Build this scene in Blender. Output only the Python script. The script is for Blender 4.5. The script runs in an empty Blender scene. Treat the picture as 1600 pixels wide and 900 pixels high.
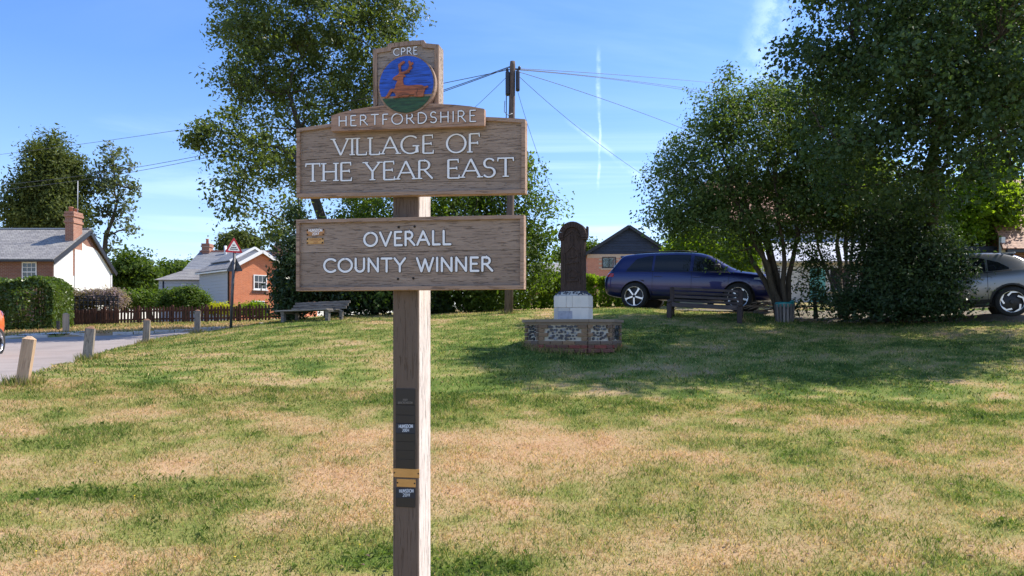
import bpy, bmesh, math, random
import numpy as np
from mathutils import Vector, Matrix
from mathutils.bvhtree import BVHTree
R_ = math.radians
rng = np.random.default_rng(7)
random.seed(7)
scene = bpy.context.scene
COL = scene.collection

# ------------------------------------------------------------ camera, sky, sun
FPX, HOR, CAMZ = 1200.0, 515.0, 1.6
cam_d = bpy.data.cameras.new('camera'); cam = bpy.data.objects.new('camera', cam_d)
COL.objects.link(cam)
cam.location = (0, 0, CAMZ); cam.rotation_euler = (R_(90), 0, 0)
cam_d.sensor_width = 36; cam_d.lens = 36 * FPX / 1600
cam_d.shift_y = (HOR - 450) / 1600
cam_d.clip_start = 0.1; cam_d.clip_end = 3000
scene.camera = cam
SUN_EL, SUN_AZ = 50.0, 19.0          # azimuth counted from +x towards +y
sa, se = R_(SUN_AZ), R_(SUN_EL)
SUNV = Vector((math.cos(se)*math.cos(sa), math.cos(se)*math.sin(sa), math.sin(se)))
sun_d = bpy.data.lights.new('sun', 'SUN'); sun_d.energy = 4.5; sun_d.angle = R_(0.53)
sun_d.color = (1, 0.93, 0.82)
sun = bpy.data.objects.new('sun', sun_d); COL.objects.link(sun)
sun.rotation_euler = SUNV.to_track_quat('Z', 'Y').to_euler()
sun.location = (20, 10, 30)
scene.view_settings.view_transform = 'Standard'; scene.view_settings.look = 'None'
scene.view_settings.exposure = 0.78; scene.view_settings.gamma = 1
world = bpy.data.worlds.new('World'); scene.world = world; world.use_nodes = True

class NT:
    """small node-tree helper"""
    def __init__(s, tree):
        s.t = tree; s.n = tree.nodes; s.l = tree.links
    def node(s, typ, **kw):
        nd = s.n.new(typ)
        for k, v in kw.items(): setattr(nd, k, v)
        return nd
    def link(s, a, b): s.l.new(a, b)
    def setin(s, sock, v):
        if isinstance(v, bpy.types.NodeSocket): s.l.new(v, sock)
        elif v is not None:
            if hasattr(sock.default_value, '__len__') and not hasattr(v, '__len__'): v = (v,)*len(sock.default_value)
            if hasattr(sock.default_value, '__len__') and len(sock.default_value) == 4 and len(v) == 3: v = tuple(v)+(1,)
            sock.default_value = v
    def math(s, op, a, b=None, c=None, clamp=False):
        nd = s.node('ShaderNodeMath', operation=op, use_clamp=clamp)
        for i, v in enumerate((a, b, c)):
            if v is not None: s.setin(nd.inputs[i], v)
        return nd.outputs[0]
    def vmath(s, op, a, b=None, scale=None):
        nd = s.node('ShaderNodeVectorMath', operation=op)
        s.setin(nd.inputs[0], a)
        if b is not None: s.setin(nd.inputs[1], b)
        if scale is not None: s.setin(nd.inputs['Scale'], scale)
        return nd.outputs['Value'] if op in ('LENGTH', 'DOT_PRODUCT', 'DISTANCE') else nd.outputs[0]
    def mix(s, f, a, b, blend='MIX'):
        nd = s.node('ShaderNodeMix', data_type='RGBA', blend_type=blend)
        s.setin(nd.inputs[0], f); s.setin(nd.inputs[6], a); s.setin(nd.inputs[7], b)
        return nd.outputs[2]
    def ramp(s, f, stops):
        nd = s.node('ShaderNodeValToRGB'); cr = nd.color_ramp
        while len(cr.elements) < len(stops): cr.elements.new(0.5)
        for e, (p, c) in zip(cr.elements, stops):
            e.position = p; e.color = (c if hasattr(c, '__len__') else (c,)*3) + ((1,) if not hasattr(c, '__len__') or len(c) == 3 else ())
        s.setin(nd.inputs[0], f); return nd.outputs[0]
    def maprange(s, v, a, b, c=0.0, d=1.0, smooth=True):
        nd = s.node('ShaderNodeMapRange', interpolation_type='SMOOTHSTEP' if smooth else 'LINEAR')
        for i, x in enumerate((v, a, b, c, d)): s.setin(nd.inputs[i], x)
        return nd.outputs[0]
    def noise(s, vec, scale, detail=3, rough=0.55, dist=0.0):
        nd = s.node('ShaderNodeTexNoise'); s.setin(nd.inputs['Vector'], vec)
        nd.inputs['Scale'].default_value = scale; nd.inputs['Detail'].default_value = detail
        nd.inputs['Roughness'].default_value = rough; nd.inputs['Distortion'].default_value = dist
        return nd.outputs[0]
    def sep(s, v):
        nd = s.node('ShaderNodeSeparateXYZ'); s.setin(nd.inputs[0], v); return nd.outputs
    def comb(s, x, y, z):
        nd = s.node('ShaderNodeCombineXYZ')
        for i, v in enumerate((x, y, z)): s.setin(nd.inputs[i], v)
        return nd.outputs[0]

def build_world():
    T = NT(world.node_tree); T.n.clear()
    out = T.node('ShaderNodeOutputWorld'); bg = T.node('ShaderNodeBackground')
    sky = T.node('ShaderNodeTexSky', sky_type='NISHITA'); sky.sun_disc = False
    sky.sun_elevation = se; sky.sun_rotation = R_(90 - SUN_AZ)
    sky.altitude = 50; sky.air_density = 1.0; sky.dust_density = 0.4; sky.ozone_density = 3.0
    hs = T.node('ShaderNodeHueSaturation'); hs.inputs['Saturation'].default_value = 1.24
    hs.inputs['Value'].default_value = 1.0; T.link(sky.outputs[0], hs.inputs['Color'])
    base = T.mix(1.0, hs.outputs[0], (1.02, .925, 1.06), 'MULTIPLY')
    d = T.node('ShaderNodeTexCoord').outputs['Generated']
    x, y, z = T.sep(d)
    ys = T.math('MAXIMUM', y, 0.05)
    u = T.math('DIVIDE', x, ys); v = T.math('DIVIDE', z, ys)       # gnomonic sky coordinates north of the green
    front = T.maprange(y, 0.05, 0.3)
    uv = T.comb(u, v, 0.0)
    wob = T.math('MULTIPLY', T.math('SUBTRACT', T.noise(uv, 9, 4), 0.5), 0.018)
    def trail(u0, v0, u1, v1, w0, w1, amt):
        L = math.hypot(u1-u0, v1-v0); tx, ty = (u1-u0)/L, (v1-v0)/L
        du = T.math('SUBTRACT', u, u0); dv = T.math('SUBTRACT', v, v0)
        al = T.math('DIVIDE', T.math('ADD', T.math('MULTIPLY', du, tx), T.math('MULTIPLY', dv, ty)), L)
        pr = T.math('ADD', T.math('SUBTRACT', T.math('MULTIPLY', du, ty), T.math('MULTIPLY', dv, tx)), wob)
        w = T.maprange(al, 0, 1, w0, w1, False)
        m = T.maprange(T.math('DIVIDE', T.math('ABSOLUTE', pr), w), 0.1, 1.0, 1, 0)
        m = T.math('MULTIPLY', m, T.maprange(al, -0.02, 0.3)); m = T.math('MULTIPLY', m, T.maprange(al, 0.75, 1.02, 1, 0))
        br = T.maprange(T.noise(uv, 30, 5, .7), 0.36, 0.62, 0.08, 1)
        return T.math('MULTIPLY', T.math('MULTIPLY', m, br), amt)
    tot = trail(.113, .30, .1145, .165, .0018, .0034, .36)
    def add(a, b): return T.math('ADD', a, b)
    tot = add(tot, trail(.066, .278, .185, .185, .005, .0085, .24))
    tot = add(tot, trail(.112, .372, .113, .27, .004, .004, .30))
    tot = add(tot, trail(.36, .50, .315, .30, .030, .045, .30))
    # thin cirrus veils over the whole sky
    zz = T.math('MAXIMUM', z, 0.03)
    cu = T.comb(T.math('MULTIPLY', T.math('DIVIDE', x, zz), 0.55), T.math('DIVIDE', y, zz), 0.0)
    c1 = T.noise(cu, 0.55, 6, .6, 1.1)
    c2 = T.noise(cu, 0.16, 3, .5, .3)
    ci = T.math('MULTIPLY', T.maprange(c1, .38, .74), T.maprange(c2, .36, .62))
    tot = add(tot, T.math('MULTIPLY', ci, .5))
    tot = T.math('MULTIPLY', tot, 1.0, clamp=True)
    low = T.maprange(z, 0.0, 0.40, 0.10, 0.0)
    tot = T.math('MAXIMUM', tot, low)
    col = T.mix(tot, base, (5.6, 7.0, 9.0))
    T.link(col, bg.inputs['Color']); bg.inputs['Strength'].default_value = 0.135
    T.link(bg.outputs[0], out.inputs[0])
build_world()

# ------------------------------------------------------------ object helpers
def tag(o, label=None, cat=None, group=None, kind=None):
    for k, v in (('label', label), ('category', cat), ('group', group), ('kind', kind)):
        if v: o[k] = v
    return o
def thing(name, label, cat, loc=(0, 0, 0), rz=0.0, group=None):
    o = bpy.data.objects.new(name, None); o.empty_display_size = 0.2; COL.objects.link(o)
    o.location = loc; o.rotation_euler = (0, 0, rz)
    return tag(o, label, cat, group)
def link_obj(name, me, parent=None):
    o = bpy.data.objects.new(name, me); COL.objects.link(o)
    if parent is not None: o.parent = parent
    return o
def children_map():
    m = {}
    for o in bpy.data.objects:
        if o.parent: m.setdefault(o.parent.name, []).append(o)
    return m
def copy_tree(o, cm, parent=None):
    c = o.copy(); COL.objects.link(c)
    if parent: c.parent = parent
    for ch in cm.get(o.name, []): copy_tree(ch, cm, c)
    return c

class MB:
    """collects shapes into one mesh"""
    def __init__(s): s.v = []; s.f = []; s.sm = []
    def add(s, vs, fs, smooth=False):
        b = len(s.v); s.v += [tuple(p) for p in vs]
        s.f += [tuple(b+i for i in f) for f in fs]; s.sm += [smooth]*len(fs); return s
    def box(s, x0, x1, y0, y1, z0, z1, M=None, bev=0.0):
        if x1 < x0: x0, x1 = x1, x0
        if y1 < y0: y0, y1 = y1, y0
        if z1 < z0: z0, z1 = z1, z0
        if bev > 0:
            b = min(bev, .45*(x1-x0), .45*(y1-y0), .45*(z1-z0))
            bm = bmesh.new(); bmesh.ops.create_cube(bm, size=1)
            for v in bm.verts:
                v.co = Vector(((x0+x1)/2+v.co.x*(x1-x0), (y0+y1)/2+v.co.y*(y1-y0), (z0+z1)/2+v.co.z*(z1-z0)))
            bmesh.ops.bevel(bm, geom=bm.edges[:], offset=b, segments=1, affect='EDGES')
            vs = [M @ v.co if M else v.co.copy() for v in bm.verts]; bm.verts.index_update()
            fs = [[v.index for v in f.verts] for f in bm.faces]; bm.free()
            return s.add(vs, fs)
        vs = [Vector((x, y, z)) for z in (z0, z1) for y in (y0, y1) for x in (x0, x1)]
        if M: vs = [M @ v for v in vs]
        return s.add(vs, [(0, 2, 3, 1), (4, 5, 7, 6), (0, 1, 5, 4), (2, 6, 7, 3), (0, 4, 6, 2), (1, 3, 7, 5)])
    def tube(s, pts, rad, n=8, cap=True, smooth=True):
        pts = [Vector(p) for p in pts]
        if not hasattr(rad, '__len__'): rad = [rad]*len(pts)
        vs = []; up = Vector((0.13, 0.31, 0.94)).normalized(); prev = None
        for i, p in enumerate(pts):
            t = (pts[min(i+1, len(pts)-1)] - pts[max(i-1, 0)]).normalized()
            if prev is None:
                a = t.cross(up)
                if a.length < .05: a = t.cross(Vector((1, 0, 0)))
            else: a = prev - t*prev.dot(t)
            a.normalize(); prev = a; b = t.cross(a)
            for k in range(n):
                w = 2*math.pi*k/n; vs.append(p + (a*math.cos(w) + b*math.sin(w))*rad[i])
        fs = []
        for i in range(len(pts)-1):
            for k in range(n):
                fs.append((i*n+k, i*n+(k+1) % n, (i+1)*n+(k+1) % n, (i+1)*n+k))
        s.add(vs, fs, smooth)
        if cap:
            b = len(s.v) - len(vs)
            s.f.append(tuple(b+k for k in range(n))[::-1]); s.sm.append(False)
            s.f.append(tuple(b+(len(pts)-1)*n+k for k in range(n))); s.sm.append(False)
        return s
    def prism(s, poly, y0, y1, axis='y', M=None):
        """polygon in (x,z) extruded along y  (axis 'z': polygon in (x,y) extruded along z; 'x': (y,z))"""
        n = len(poly)
        def P(a, b, c): return Vector((a, c, b)) if axis == 'y' else (Vector((a, b, c)) if axis == 'z' else Vector((c, a, b)))
        vs = [P(a, b, y0) for a, b in poly] + [P(a, b, y1) for a, b in poly]
        if M: vs = [M @ v for v in vs]
        fs = [tuple(range(n)), tuple(range(2*n-1, n-1, -1))]
        fs += [(i, i+n, (i+1) % n+n, (i+1) % n) for i in range(n)]
        return s.add(vs, fs)
    def lathe(s, prof, n=24, M=None, smooth=True, cap=True):
        vs = []
        for r, z in prof:
            for k in range(n):
                w = 2*math.pi*k/n; vs.append(Vector((r*math.cos(w), r*math.sin(w), z)))
        if M: vs = [M @ v for v in vs]
        fs = []
        for i in range(len(prof)-1):
            for k in range(n): fs.append((i*n+k, i*n+(k+1) % n, (i+1)*n+(k+1) % n, (i+1)*n+k))
        s.add(vs, fs, smooth); b = len(s.v)-len(vs)
        if not cap: return s
        if prof[0][0] > 1e-4: s.f.append(tuple(b+k for k in range(n))[::-1]); s.sm.append(False)
        if prof[-1][0] > 1e-4: s.f.append(tuple(b+(len(prof)-1)*n+k for k in range(n))); s.sm.append(False)
        return s
    def ribbon(s, pts, wid, y, dep, round_=False):
        """flat stroke in the x,z plane with its front face at y-dep (front = -y)"""
        pts = [Vector((p[0], 0, p[1])) for p in pts]
        n = len(pts); L = []; Rr = []
        for i in range(n):
            a = pts[max(i-1, 0)]; b = pts[min(i+1, n-1)]; t = (b-a).normalized(); nn = Vector((-t.z, 0, t.x))
            k = 1.0
            if 0 < i < n-1:
                t0 = (pts[i]-a).normalized(); n0 = Vector((-t0.z, 0, t0.x)); k = 1/max(.5, nn.dot(n0))
            w = wid[i] if hasattr(wid, '__len__') else wid
            L.append(pts[i]+nn*w/2*k); Rr.append(pts[i]-nn*w/2*k)
        loop = L + Rr[::-1]
        if round_:
            def capp(c, p, q, w):
                a0 = math.atan2(p.z-c.z, p.x-c.x); return [Vector((c.x+w*math.cos(a0-math.pi*k/5), 0, c.z+w*math.sin(a0-math.pi*k/5))) for k in range(1, 5)]
            w0 = (wid[0] if hasattr(wid, '__len__') else wid)/2; w1 = (wid[-1] if hasattr(wid, '__len__') else wid)/2
            loop = L + capp(pts[-1], L[-1], Rr[-1], w1) + Rr[::-1] + capp(pts[0], Rr[0], L[0], w0)
        m = len(loop)
        F = [Vector((p.x, y-dep, p.z)) for p in loop]; B = [Vector((p.x, y, p.z)) for p in loop]
        if not round_:
            fs = [(i, i+1, m-2-i, m-1-i) for i in range(n-1)]
        else:
            h = n + 4
            fs = [(i, i+1, h+n-2-i, h+n-1-i) for i in range(n-1)]
            fs.append(tuple(range(n-1, n+5))); fs.append((h+n-1,)+tuple(range(h+n, m))+(0,))
        fs += [(i, i+m, (i+1) % m+m, (i+1) % m) for i in range(m)]
        return s.add(F+B, fs)
    def mesh(s, name, mat):
        me = bpy.data.meshes.new(name); me.from_pydata(s.v, [], s.f)
        me.polygons.foreach_set('use_smooth', s.sm)
        if mat: me.materials.append(mat)
        bm = bmesh.new(); bm.from_mesh(me); bmesh.ops.recalc_face_normals(bm, faces=bm.faces); bm.to_mesh(me); bm.free()
        return me
    def build(s, name, mat, parent=None): return link_obj(name, s.mesh(name, mat), parent)

def np_mesh(name, verts, faces, mat, parent=None, attrs=None, smooth=False):
    """verts (N,3), faces (M,k) arrays"""
    me = bpy.data.meshes.new(name); N = len(verts); M, k = faces.shape
    me.vertices.add(N); me.vertices.foreach_set('co', np.ascontiguousarray(verts, dtype=np.float32).ravel())
    me.loops.add(M*k); me.loops.foreach_set('vertex_index', np.ascontiguousarray(faces, dtype=np.int32).ravel())
    me.polygons.add(M); me.polygons.foreach_set('loop_start', np.arange(0, M*k, k, dtype=np.int32))
    me.update(calc_edges=True)
    me.polygons.foreach_set('use_smooth', np.full(M, smooth))
    if mat: me.materials.append(mat)
    for an, (dom, arr) in (attrs or {}).items():
        a = me.attributes.new(an, 'FLOAT', dom); a.data.foreach_set('value', np.ascontiguousarray(arr, dtype=np.float32))
    return link_obj(name, me, parent)

def gp(px, py, d):
    """world point seen at a pixel of the photograph at distance d: the survey of the place"""
    return ((px-800)/FPX*d, d, CAMZ-(py-HOR)/FPX*d)

# ------------------------------------------------------------ materials
def new_mat(name):
    m = bpy.data.materials.new(name); m.use_nodes = True; T = NT(m.node_tree); T.n.clear()
    out = T.node('ShaderNodeOutputMaterial'); b = T.node('ShaderNodeBsdfPrincipled'); T.link(b.outputs[0], out.inputs[0])
    return m, T, b, out
def bump(T, b, h, strength=.4, dist=.01):
    nd = T.node('ShaderNodeBump'); nd.inputs['Strength'].default_value = strength; nd.inputs['Distance'].default_value = dist
    T.link(h, nd.inputs['Height']); T.link(nd.outputs[0], b.inputs['Normal'])
def obvec(T, rnd=True):
    v = T.node('ShaderNodeTexCoord').outputs['Object']
    if rnd:
        r = T.node('ShaderNodeObjectInfo').outputs['Random']
        v = T.vmath('ADD', v, T.vmath('SCALE', (17.3, 9.1, 23.7), scale=r))
    return v
def pmat(name, col, rough=.5, metal=0.0, var=.15, scale=8.0, coat=0.0, bmp=.0, spec=None):
    m, T, b, _ = new_mat(name); v = obvec(T)
    n = T.noise(v, scale, 4, .6)
    c = T.mix(n, tuple(x*(1-var) for x in col), tuple(min(1, x*(1+var)) for x in col))
    T.link(c, b.inputs['Base Color']); b.inputs['Metallic'].default_value = metal
    T.setin(b.inputs['Roughness'], T.maprange(n, .2, .8, rough*.85, min(1, rough*1.15)))
    if coat: b.inputs['Coat Weight'].default_value = coat; b.inputs['Coat Roughness'].default_value = .04
    if spec is not None: b.inputs['Specular IOR Level'].default_value = spec
    if bmp: bump(T, b, n, bmp)
    return m
def wood(name, light, dark, axis='x', fine=1.0, rough=.8, rand=.25, stain=None, crack=.5):  # stain: lower-front stain together with the shade painted on the front face
    """weathered grain running along one local axis"""
    m, T, b, _ = new_mat(name); v = obvec(T)
    sc = {'x': (1.1, 16, 16), 'z': (16, 16, 1.1), 'y': (16, 1.1, 16)}[axis]
    g = T.vmath('MULTIPLY', v, tuple(a*fine for a in sc))
    wv = T.vmath('ADD', g, T.vmath('SCALE', T.node('ShaderNodeTexCoord').outputs['Object'], scale=0.0))
    n1 = T.noise(wv, 1.2, 5, .7, .6); n2 = T.noise(wv, 7.0, 4, .75, .3); n3 = T.noise(v, 2.2, 3, .5)
    f = T.math('ADD', T.math('MULTIPLY', n1, .5), T.math('MULTIPLY', n2, .5))
    c = T.ramp(f, [(.30, dark), (.47, tuple((a*.6+c_*.4) for a, c_ in zip(light, dark))), (.62, light)])
    c = T.mix(T.maprange(n3, .35, .7, 0, .45), c, tuple(x*.62 for x in light))
    cr = T.maprange(T.noise(T.vmath('MULTIPLY', g, (1.6, 1.6, 1.6)), 3.6, 3, .6, .5), .35, .43, 1, 0)
    c = T.mix(T.math('MULTIPLY', cr, crack), c, tuple(x*.35 for x in dark))
    r = T.node('ShaderNodeObjectInfo').outputs['Random']
    c = T.mix(1.0, c, T.ramp(r, [(0, 1-rand), (1, 1.0)]), 'MULTIPLY')
    if stain:
        _, sy, z = T.sep(T.node('ShaderNodeTexCoord').outputs['Object'])
        zz = T.math('ADD', z, T.math('MULTIPLY', T.math('SUBTRACT', n1, .5), .5))
        ff = T.maprange(sy, -.109, -.095, 1, 0)
        c = T.mix(T.math('MULTIPLY', ff, .70), c, (.13, .10, .08))  # front face darkened at every height, its shade mixed into the colour
        c = T.mix(T.math('MULTIPLY', ff, T.maprange(zz, stain[0], stain[1], stain[2], 0)), c, stain[3])  # stain of the lower front, carried up to deepen that painted shade
    T.link(c, b.inputs['Base Color']); b.inputs['Roughness'].default_value = rough
    b.inputs['Specular IOR Level'].default_value = .2
    h = T.math('SUBTRACT', f, T.math('MULTIPLY', cr, .6))
    bump(T, b, h, .8, .006)
    return m
def brickmat(name, c1, c2, mortar, bw=.225, bh=.075, rough=.85, bmp=.6, blotch=.35, msize=.01):
    m, T, b, _ = new_mat(name)
    o = T.node('ShaderNodeTexCoord').outputs['Object']; x, y, z = T.sep(o)
    uv = T.comb(T.math('ADD', x, y), z, 0.0)
    bk = T.node('ShaderNodeTexBrick'); T.link(uv, bk.inputs['Vector'])
    bk.inputs['Scale'].default_value = 1; bk.inputs['Brick Width'].default_value = bw; bk.inputs['Row Height'].default_value = bh
    bk.inputs['Mortar Size'].default_value = msize; bk.inputs['Mortar Smooth'].default_value = .3
    T.setin(bk.inputs['Color1'], c1); T.setin(bk.inputs['Color2'], c2); T.setin(bk.inputs['Mortar'], mortar)
    n = T.noise(o, 1.3, 5, .6); n2 = T.noise(o, 14, 3, .6)
    c = T.mix(T.maprange(n, .35, .7, 0, blotch), bk.outputs['Color'], tuple(v*.55 for v in c1))
    c = T.mix(T.maprange(n2, .3, .7, 0, .25), c, tuple(min(1, v*1.5) for v in c2))
    T.link(c, b.inputs['Base Color']); b.inputs['Roughness'].default_value = rough
    h = T.math('ADD', T.math('MULTIPLY', bk.outputs['Fac'], -1), T.math('MULTIPLY', n2, .4)); bump(T, b, h, bmp, .012)
    return m
def slatemat(name, c1, c2, w=.28, h=.19, gap=.012, lichen=(.42, .41, .36), la=.4):
    m, T, b, _ = new_mat(name)
    o = T.node('ShaderNodeTexCoord').outputs['Object']; x, y, z = T.sep(o)
    nrm = T.sep(T.node('ShaderNodeNewGeometry').outputs['Normal'])
    uv = T.comb(T.math('ADD', x, T.math('MULTIPLY', y, .83)), T.math('MULTIPLY', z, 1.7), 0.0)
    uv = T.vmath('ADD', uv, T.vmath('SCALE', T.comb(0.0, T.math('SUBTRACT', T.noise(o, 3, 2), .5), 0.0), scale=.05))
    bk = T.node('ShaderNodeTexBrick'); T.link(uv, bk.inputs['Vector'])
    bk.inputs['Scale'].default_value = 1; bk.inputs['Brick Width'].default_value = w; bk.inputs['Row Height'].default_value = h
    bk.inputs['Mortar Size'].default_value = gap; bk.inputs['Mortar Smooth'].default_value = .6
    T.setin(bk.inputs['Color1'], c1); T.setin(bk.inputs['Color2'], c2); T.setin(bk.inputs['Mortar'], tuple(v*.3 for v in c1))
    n = T.noise(o, 1.1, 5, .65); n2 = T.noise(o, 9, 4, .6)
    c = T.mix(T.maprange(n, .45, .75, 0, la), bk.outputs['Color'], lichen)
    c = T.mix(T.maprange(n2, .35, .75, 0, .35), c, tuple(v*.5 for v in c1))
    T.link(c, b.inputs['Base Color']); b.inputs['Roughness'].default_value = .7
    hh = T.math('ADD', T.math('MULTIPLY', bk.outputs['Fac'], -1), T.math('MULTIPLY', n2, .5)); bump(T, b, hh, .7, .02)
    return m
def leafmat(name, dark, light, trans=.45, gloss=.25, rough=.5):
    m, T, b, out = new_mat(name)
    a = T.node('ShaderNodeAttribute'); a.attribute_name = 'tint'
    c = T.ramp(a.outputs['Fac'], [(0, dark), (.55, tuple((p+q)/2 for p, q in zip(dark, light))), (1, light)])
    T.link(c, b.inputs['Base Color']); b.inputs['Roughness'].default_value = rough
    b.inputs['Specular IOR Level'].default_value = gloss
    tr = T.node('ShaderNodeBsdfTranslucent'); T.link(T.mix(1.0, c, (1.5, 1.55, .55), 'MULTIPLY'), tr.inputs[0])
    mx = T.node('ShaderNodeMixShader'); mx.inputs[0].default_value = trans
    T.link(b.outputs[0], mx.inputs[1]); T.link(tr.outputs[0], mx.inputs[2]); T.link(mx.outputs[0], out.inputs[0])
    return m
def glassmat(name, col=(.02, .025, .03), rough=.04, spec=.8, metal=0):
    m, T, b, _ = new_mat(name); b.inputs['Metallic'].default_value = metal; n = T.noise(obvec(T), 1.5, 2)
    T.link(T.mix(n, tuple(x*.6 for x in col), tuple(x*1.5 for x in col)), b.inputs['Base Color'])
    b.inputs['Roughness'].default_value = rough; b.inputs['Specular IOR Level'].default_value = spec
    bump(T, b, n, .03, .02); return m

M_white = pmat('white_paint', (.74, .74, .72), .55, var=.06)
M_letter = pmat('letter_paint', (.80, .81, .83), .6, var=.10, scale=40)
M_iron = pmat('black_iron', (.02, .02, .022), .45, var=.3, scale=20)
M_glass = glassmat('window_glass'); M_glassr = glassmat('reflecting_glass', (.42, .46, .52), .05, .8, .85)
M_bark = wood('bark', (.13, .105, .075), (.03, .024, .018), 'z', .8, .95, crack=.7)

# ------------------------------------------------------------ terrain
ctrl = [(0, 0, 0), (-.6, 4.3, 0), (-4, 4.8, .18), (4, 4.8, .04), (0, 5, .03), (7.5, 11.5, .72),
    gp(895, 549, 14.5), gp(760, 549, 14), gp(1100, 497, 20.4), gp(1226, 503, 20), gp(1400, 503, 19.5), gp(1590, 509, 17.5),
    gp(793, 490, 21.5), gp(490, 499, 21), gp(640, 494, 22), gp(360, 514, 23.5), gp(440, 501, 23.5), gp(400, 506, 22.5),
    gp(990, 481, 21.6), gp(1180, 486, 20.6), gp(900, 482, 24),
    gp(35, 597, 10), gp(137, 563, 14.4), gp(228, 538, 19.5), gp(308, 522, 23.5),
    (-9, 10, .88), (-13, 16, 1.0), (-15, 21, 1.18), (-24, 21, 1.15), (-30, 10, .9),
    gp(0, 528, 24.5), gp(127, 522, 25.4), gp(319, 514.5, 26.5), gp(103, 520, 25.8), gp(110, 510, 33), gp(250, 504, 34), gp(400, 504, 33),
    gp(-150, 515, 30), (-26, 44, 1.9), (-38, 44, 1.9), (-19, 53, 2.1), (5.6, 23.4, 2.22), (12, 18.9, 2.06), (16, 16, 1.8), (14, 10, .8),
    (10, 30, 2.6), (0, 45, 3.0), (8, 55, 3.7), (25, 30, 2.6), (30, 55, 3.6), (0, -20, -.8), (-10, -12, .1), (12, -8, -.4), (16, 4, .2), (-60, 40, 1.6),
    (-80, 100, 2.5), (0, 120, 4), (90, 120, 4), (90, 20, 2), (90, -60, 0), (-90, -60, 0), (-90, 10, 1), (0, -90, -1), (-300, 300, 3), (0, 500, 4), (300, 300, 4), (300, -100, 1), (-300, -100, 1)]
CT = np.array(ctrl, float)
def _solve():
    D = np.linalg.norm(CT[:, None, :2]-CT[None, :, :2], axis=2)
    n = len(CT); A = np.zeros((n+3, n+3)); A[:n, :n] = D - np.eye(n)*0.06
    A[:n, n:] = np.c_[np.ones(n), CT[:, :2]]; A[n:, :n] = A[:n, n:].T
    return np.linalg.solve(A, np.r_[CT[:, 2], 0, 0, 0])
CW = _solve()
def rbf(x, y):
    x = np.asarray(x, float); y = np.asarray(y, float); sh = x.shape; x = x.ravel(); y = y.ravel()
    D = np.sqrt((x[:, None]-CT[:, 0])**2 + (y[:, None]-CT[:, 1])**2 + .4)
    return (D @ CW[:-3] + CW[-3] + CW[-2]*x + CW[-1]*y).reshape(sh)
def resample(P, n):
    P = np.array(P, float); s = np.r_[0, np.cumsum(np.linalg.norm(np.diff(P, axis=0), axis=1))]
    t = np.linspace(0, s[-1], n); Q = np.c_[np.interp(t, s, P[:, 0]), np.interp(t, s, P[:, 1])]
    for _ in range(3): Q[1:-1] = (Q[:-2]+2*Q[1:-1]+Q[2:])/4
    return Q
LAWN_EDGE = resample([(-5.4, -8), (-5.9, 2), (-6.25, 7.5), (-6.55, 9.7), (-8.2, 14.6), (-9.65, 19.6), (-10.05, 22.6), (-9.5, 25.0), (-7.2, 27.4), (-3.5, 30.5), (0, 36)], 90)
FAR_EDGE = resample([(-40, -8), (-40, 12), (-36, 22.5), (-28, 24.0), (-16.3, 24.5), (-13.2, 25.2), (-10.8, 26.6), (-8.6, 29.3), (-5.5, 33.0), (-2, 39)], 90)
TRACK_A = resample([(-4.5, 29.5), (0.5, 26.3), (4.4, 22.35), (8.0, 20.1), (12.0, 17.7), (18, 14.5), (30, 10)], 50)
TRACK_B = resample([(-3.2, 33), (2.2, 29.2), (6.4, 25.4), (9.8, 23.3), (13.6, 21.2), (19.6, 18), (32, 13)], 50)
def inpoly(x, y, P):
    r = np.zeros(np.shape(x), bool); n = len(P)
    for i in range(n):
        x0, y0 = P[i]; x1, y1 = P[(i+1) % n]
        if y0 == y1: continue
        c = ((y0 > y) != (y1 > y)) & (x < (x1-x0)*(y-y0)/(y1-y0)+x0); r ^= c
    return r
ROAD_P = np.r_[LAWN_EDGE, FAR_EDGE[::-1]]; TRACK_P = np.r_[TRACK_A, TRACK_B[::-1]]
def hgt(x, y, dip=True):
    z = rbf(x, y)
    if dip: z = z - .11*inpoly(x, y, ROAD_P) - .10*inpoly(x, y, TRACK_P)
    return z
def H(x, y, dip=False): return float(hgt(np.array([x]), np.array([y]), dip)[0])
_lat = np.random.default_rng(3).random((256, 256))
def vnoise(x, y, s, seed=0):
    x = np.asarray(x)/s + 37.3*seed; y = np.asarray(y)/s + 19.7*seed
    xi = np.floor(x).astype(int); yi = np.floor(y).astype(int); fx = x-xi; fy = y-yi
    fx = fx*fx*(3-2*fx); fy = fy*fy*(3-2*fy); g = lambda a, b: _lat[a % 256, b % 256]
    return (g(xi, yi)*(1-fx)+g(xi+1, yi)*fx)*(1-fy) + (g(xi, yi+1)*(1-fx)+g(xi+1, yi+1)*fx)*fy
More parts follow.
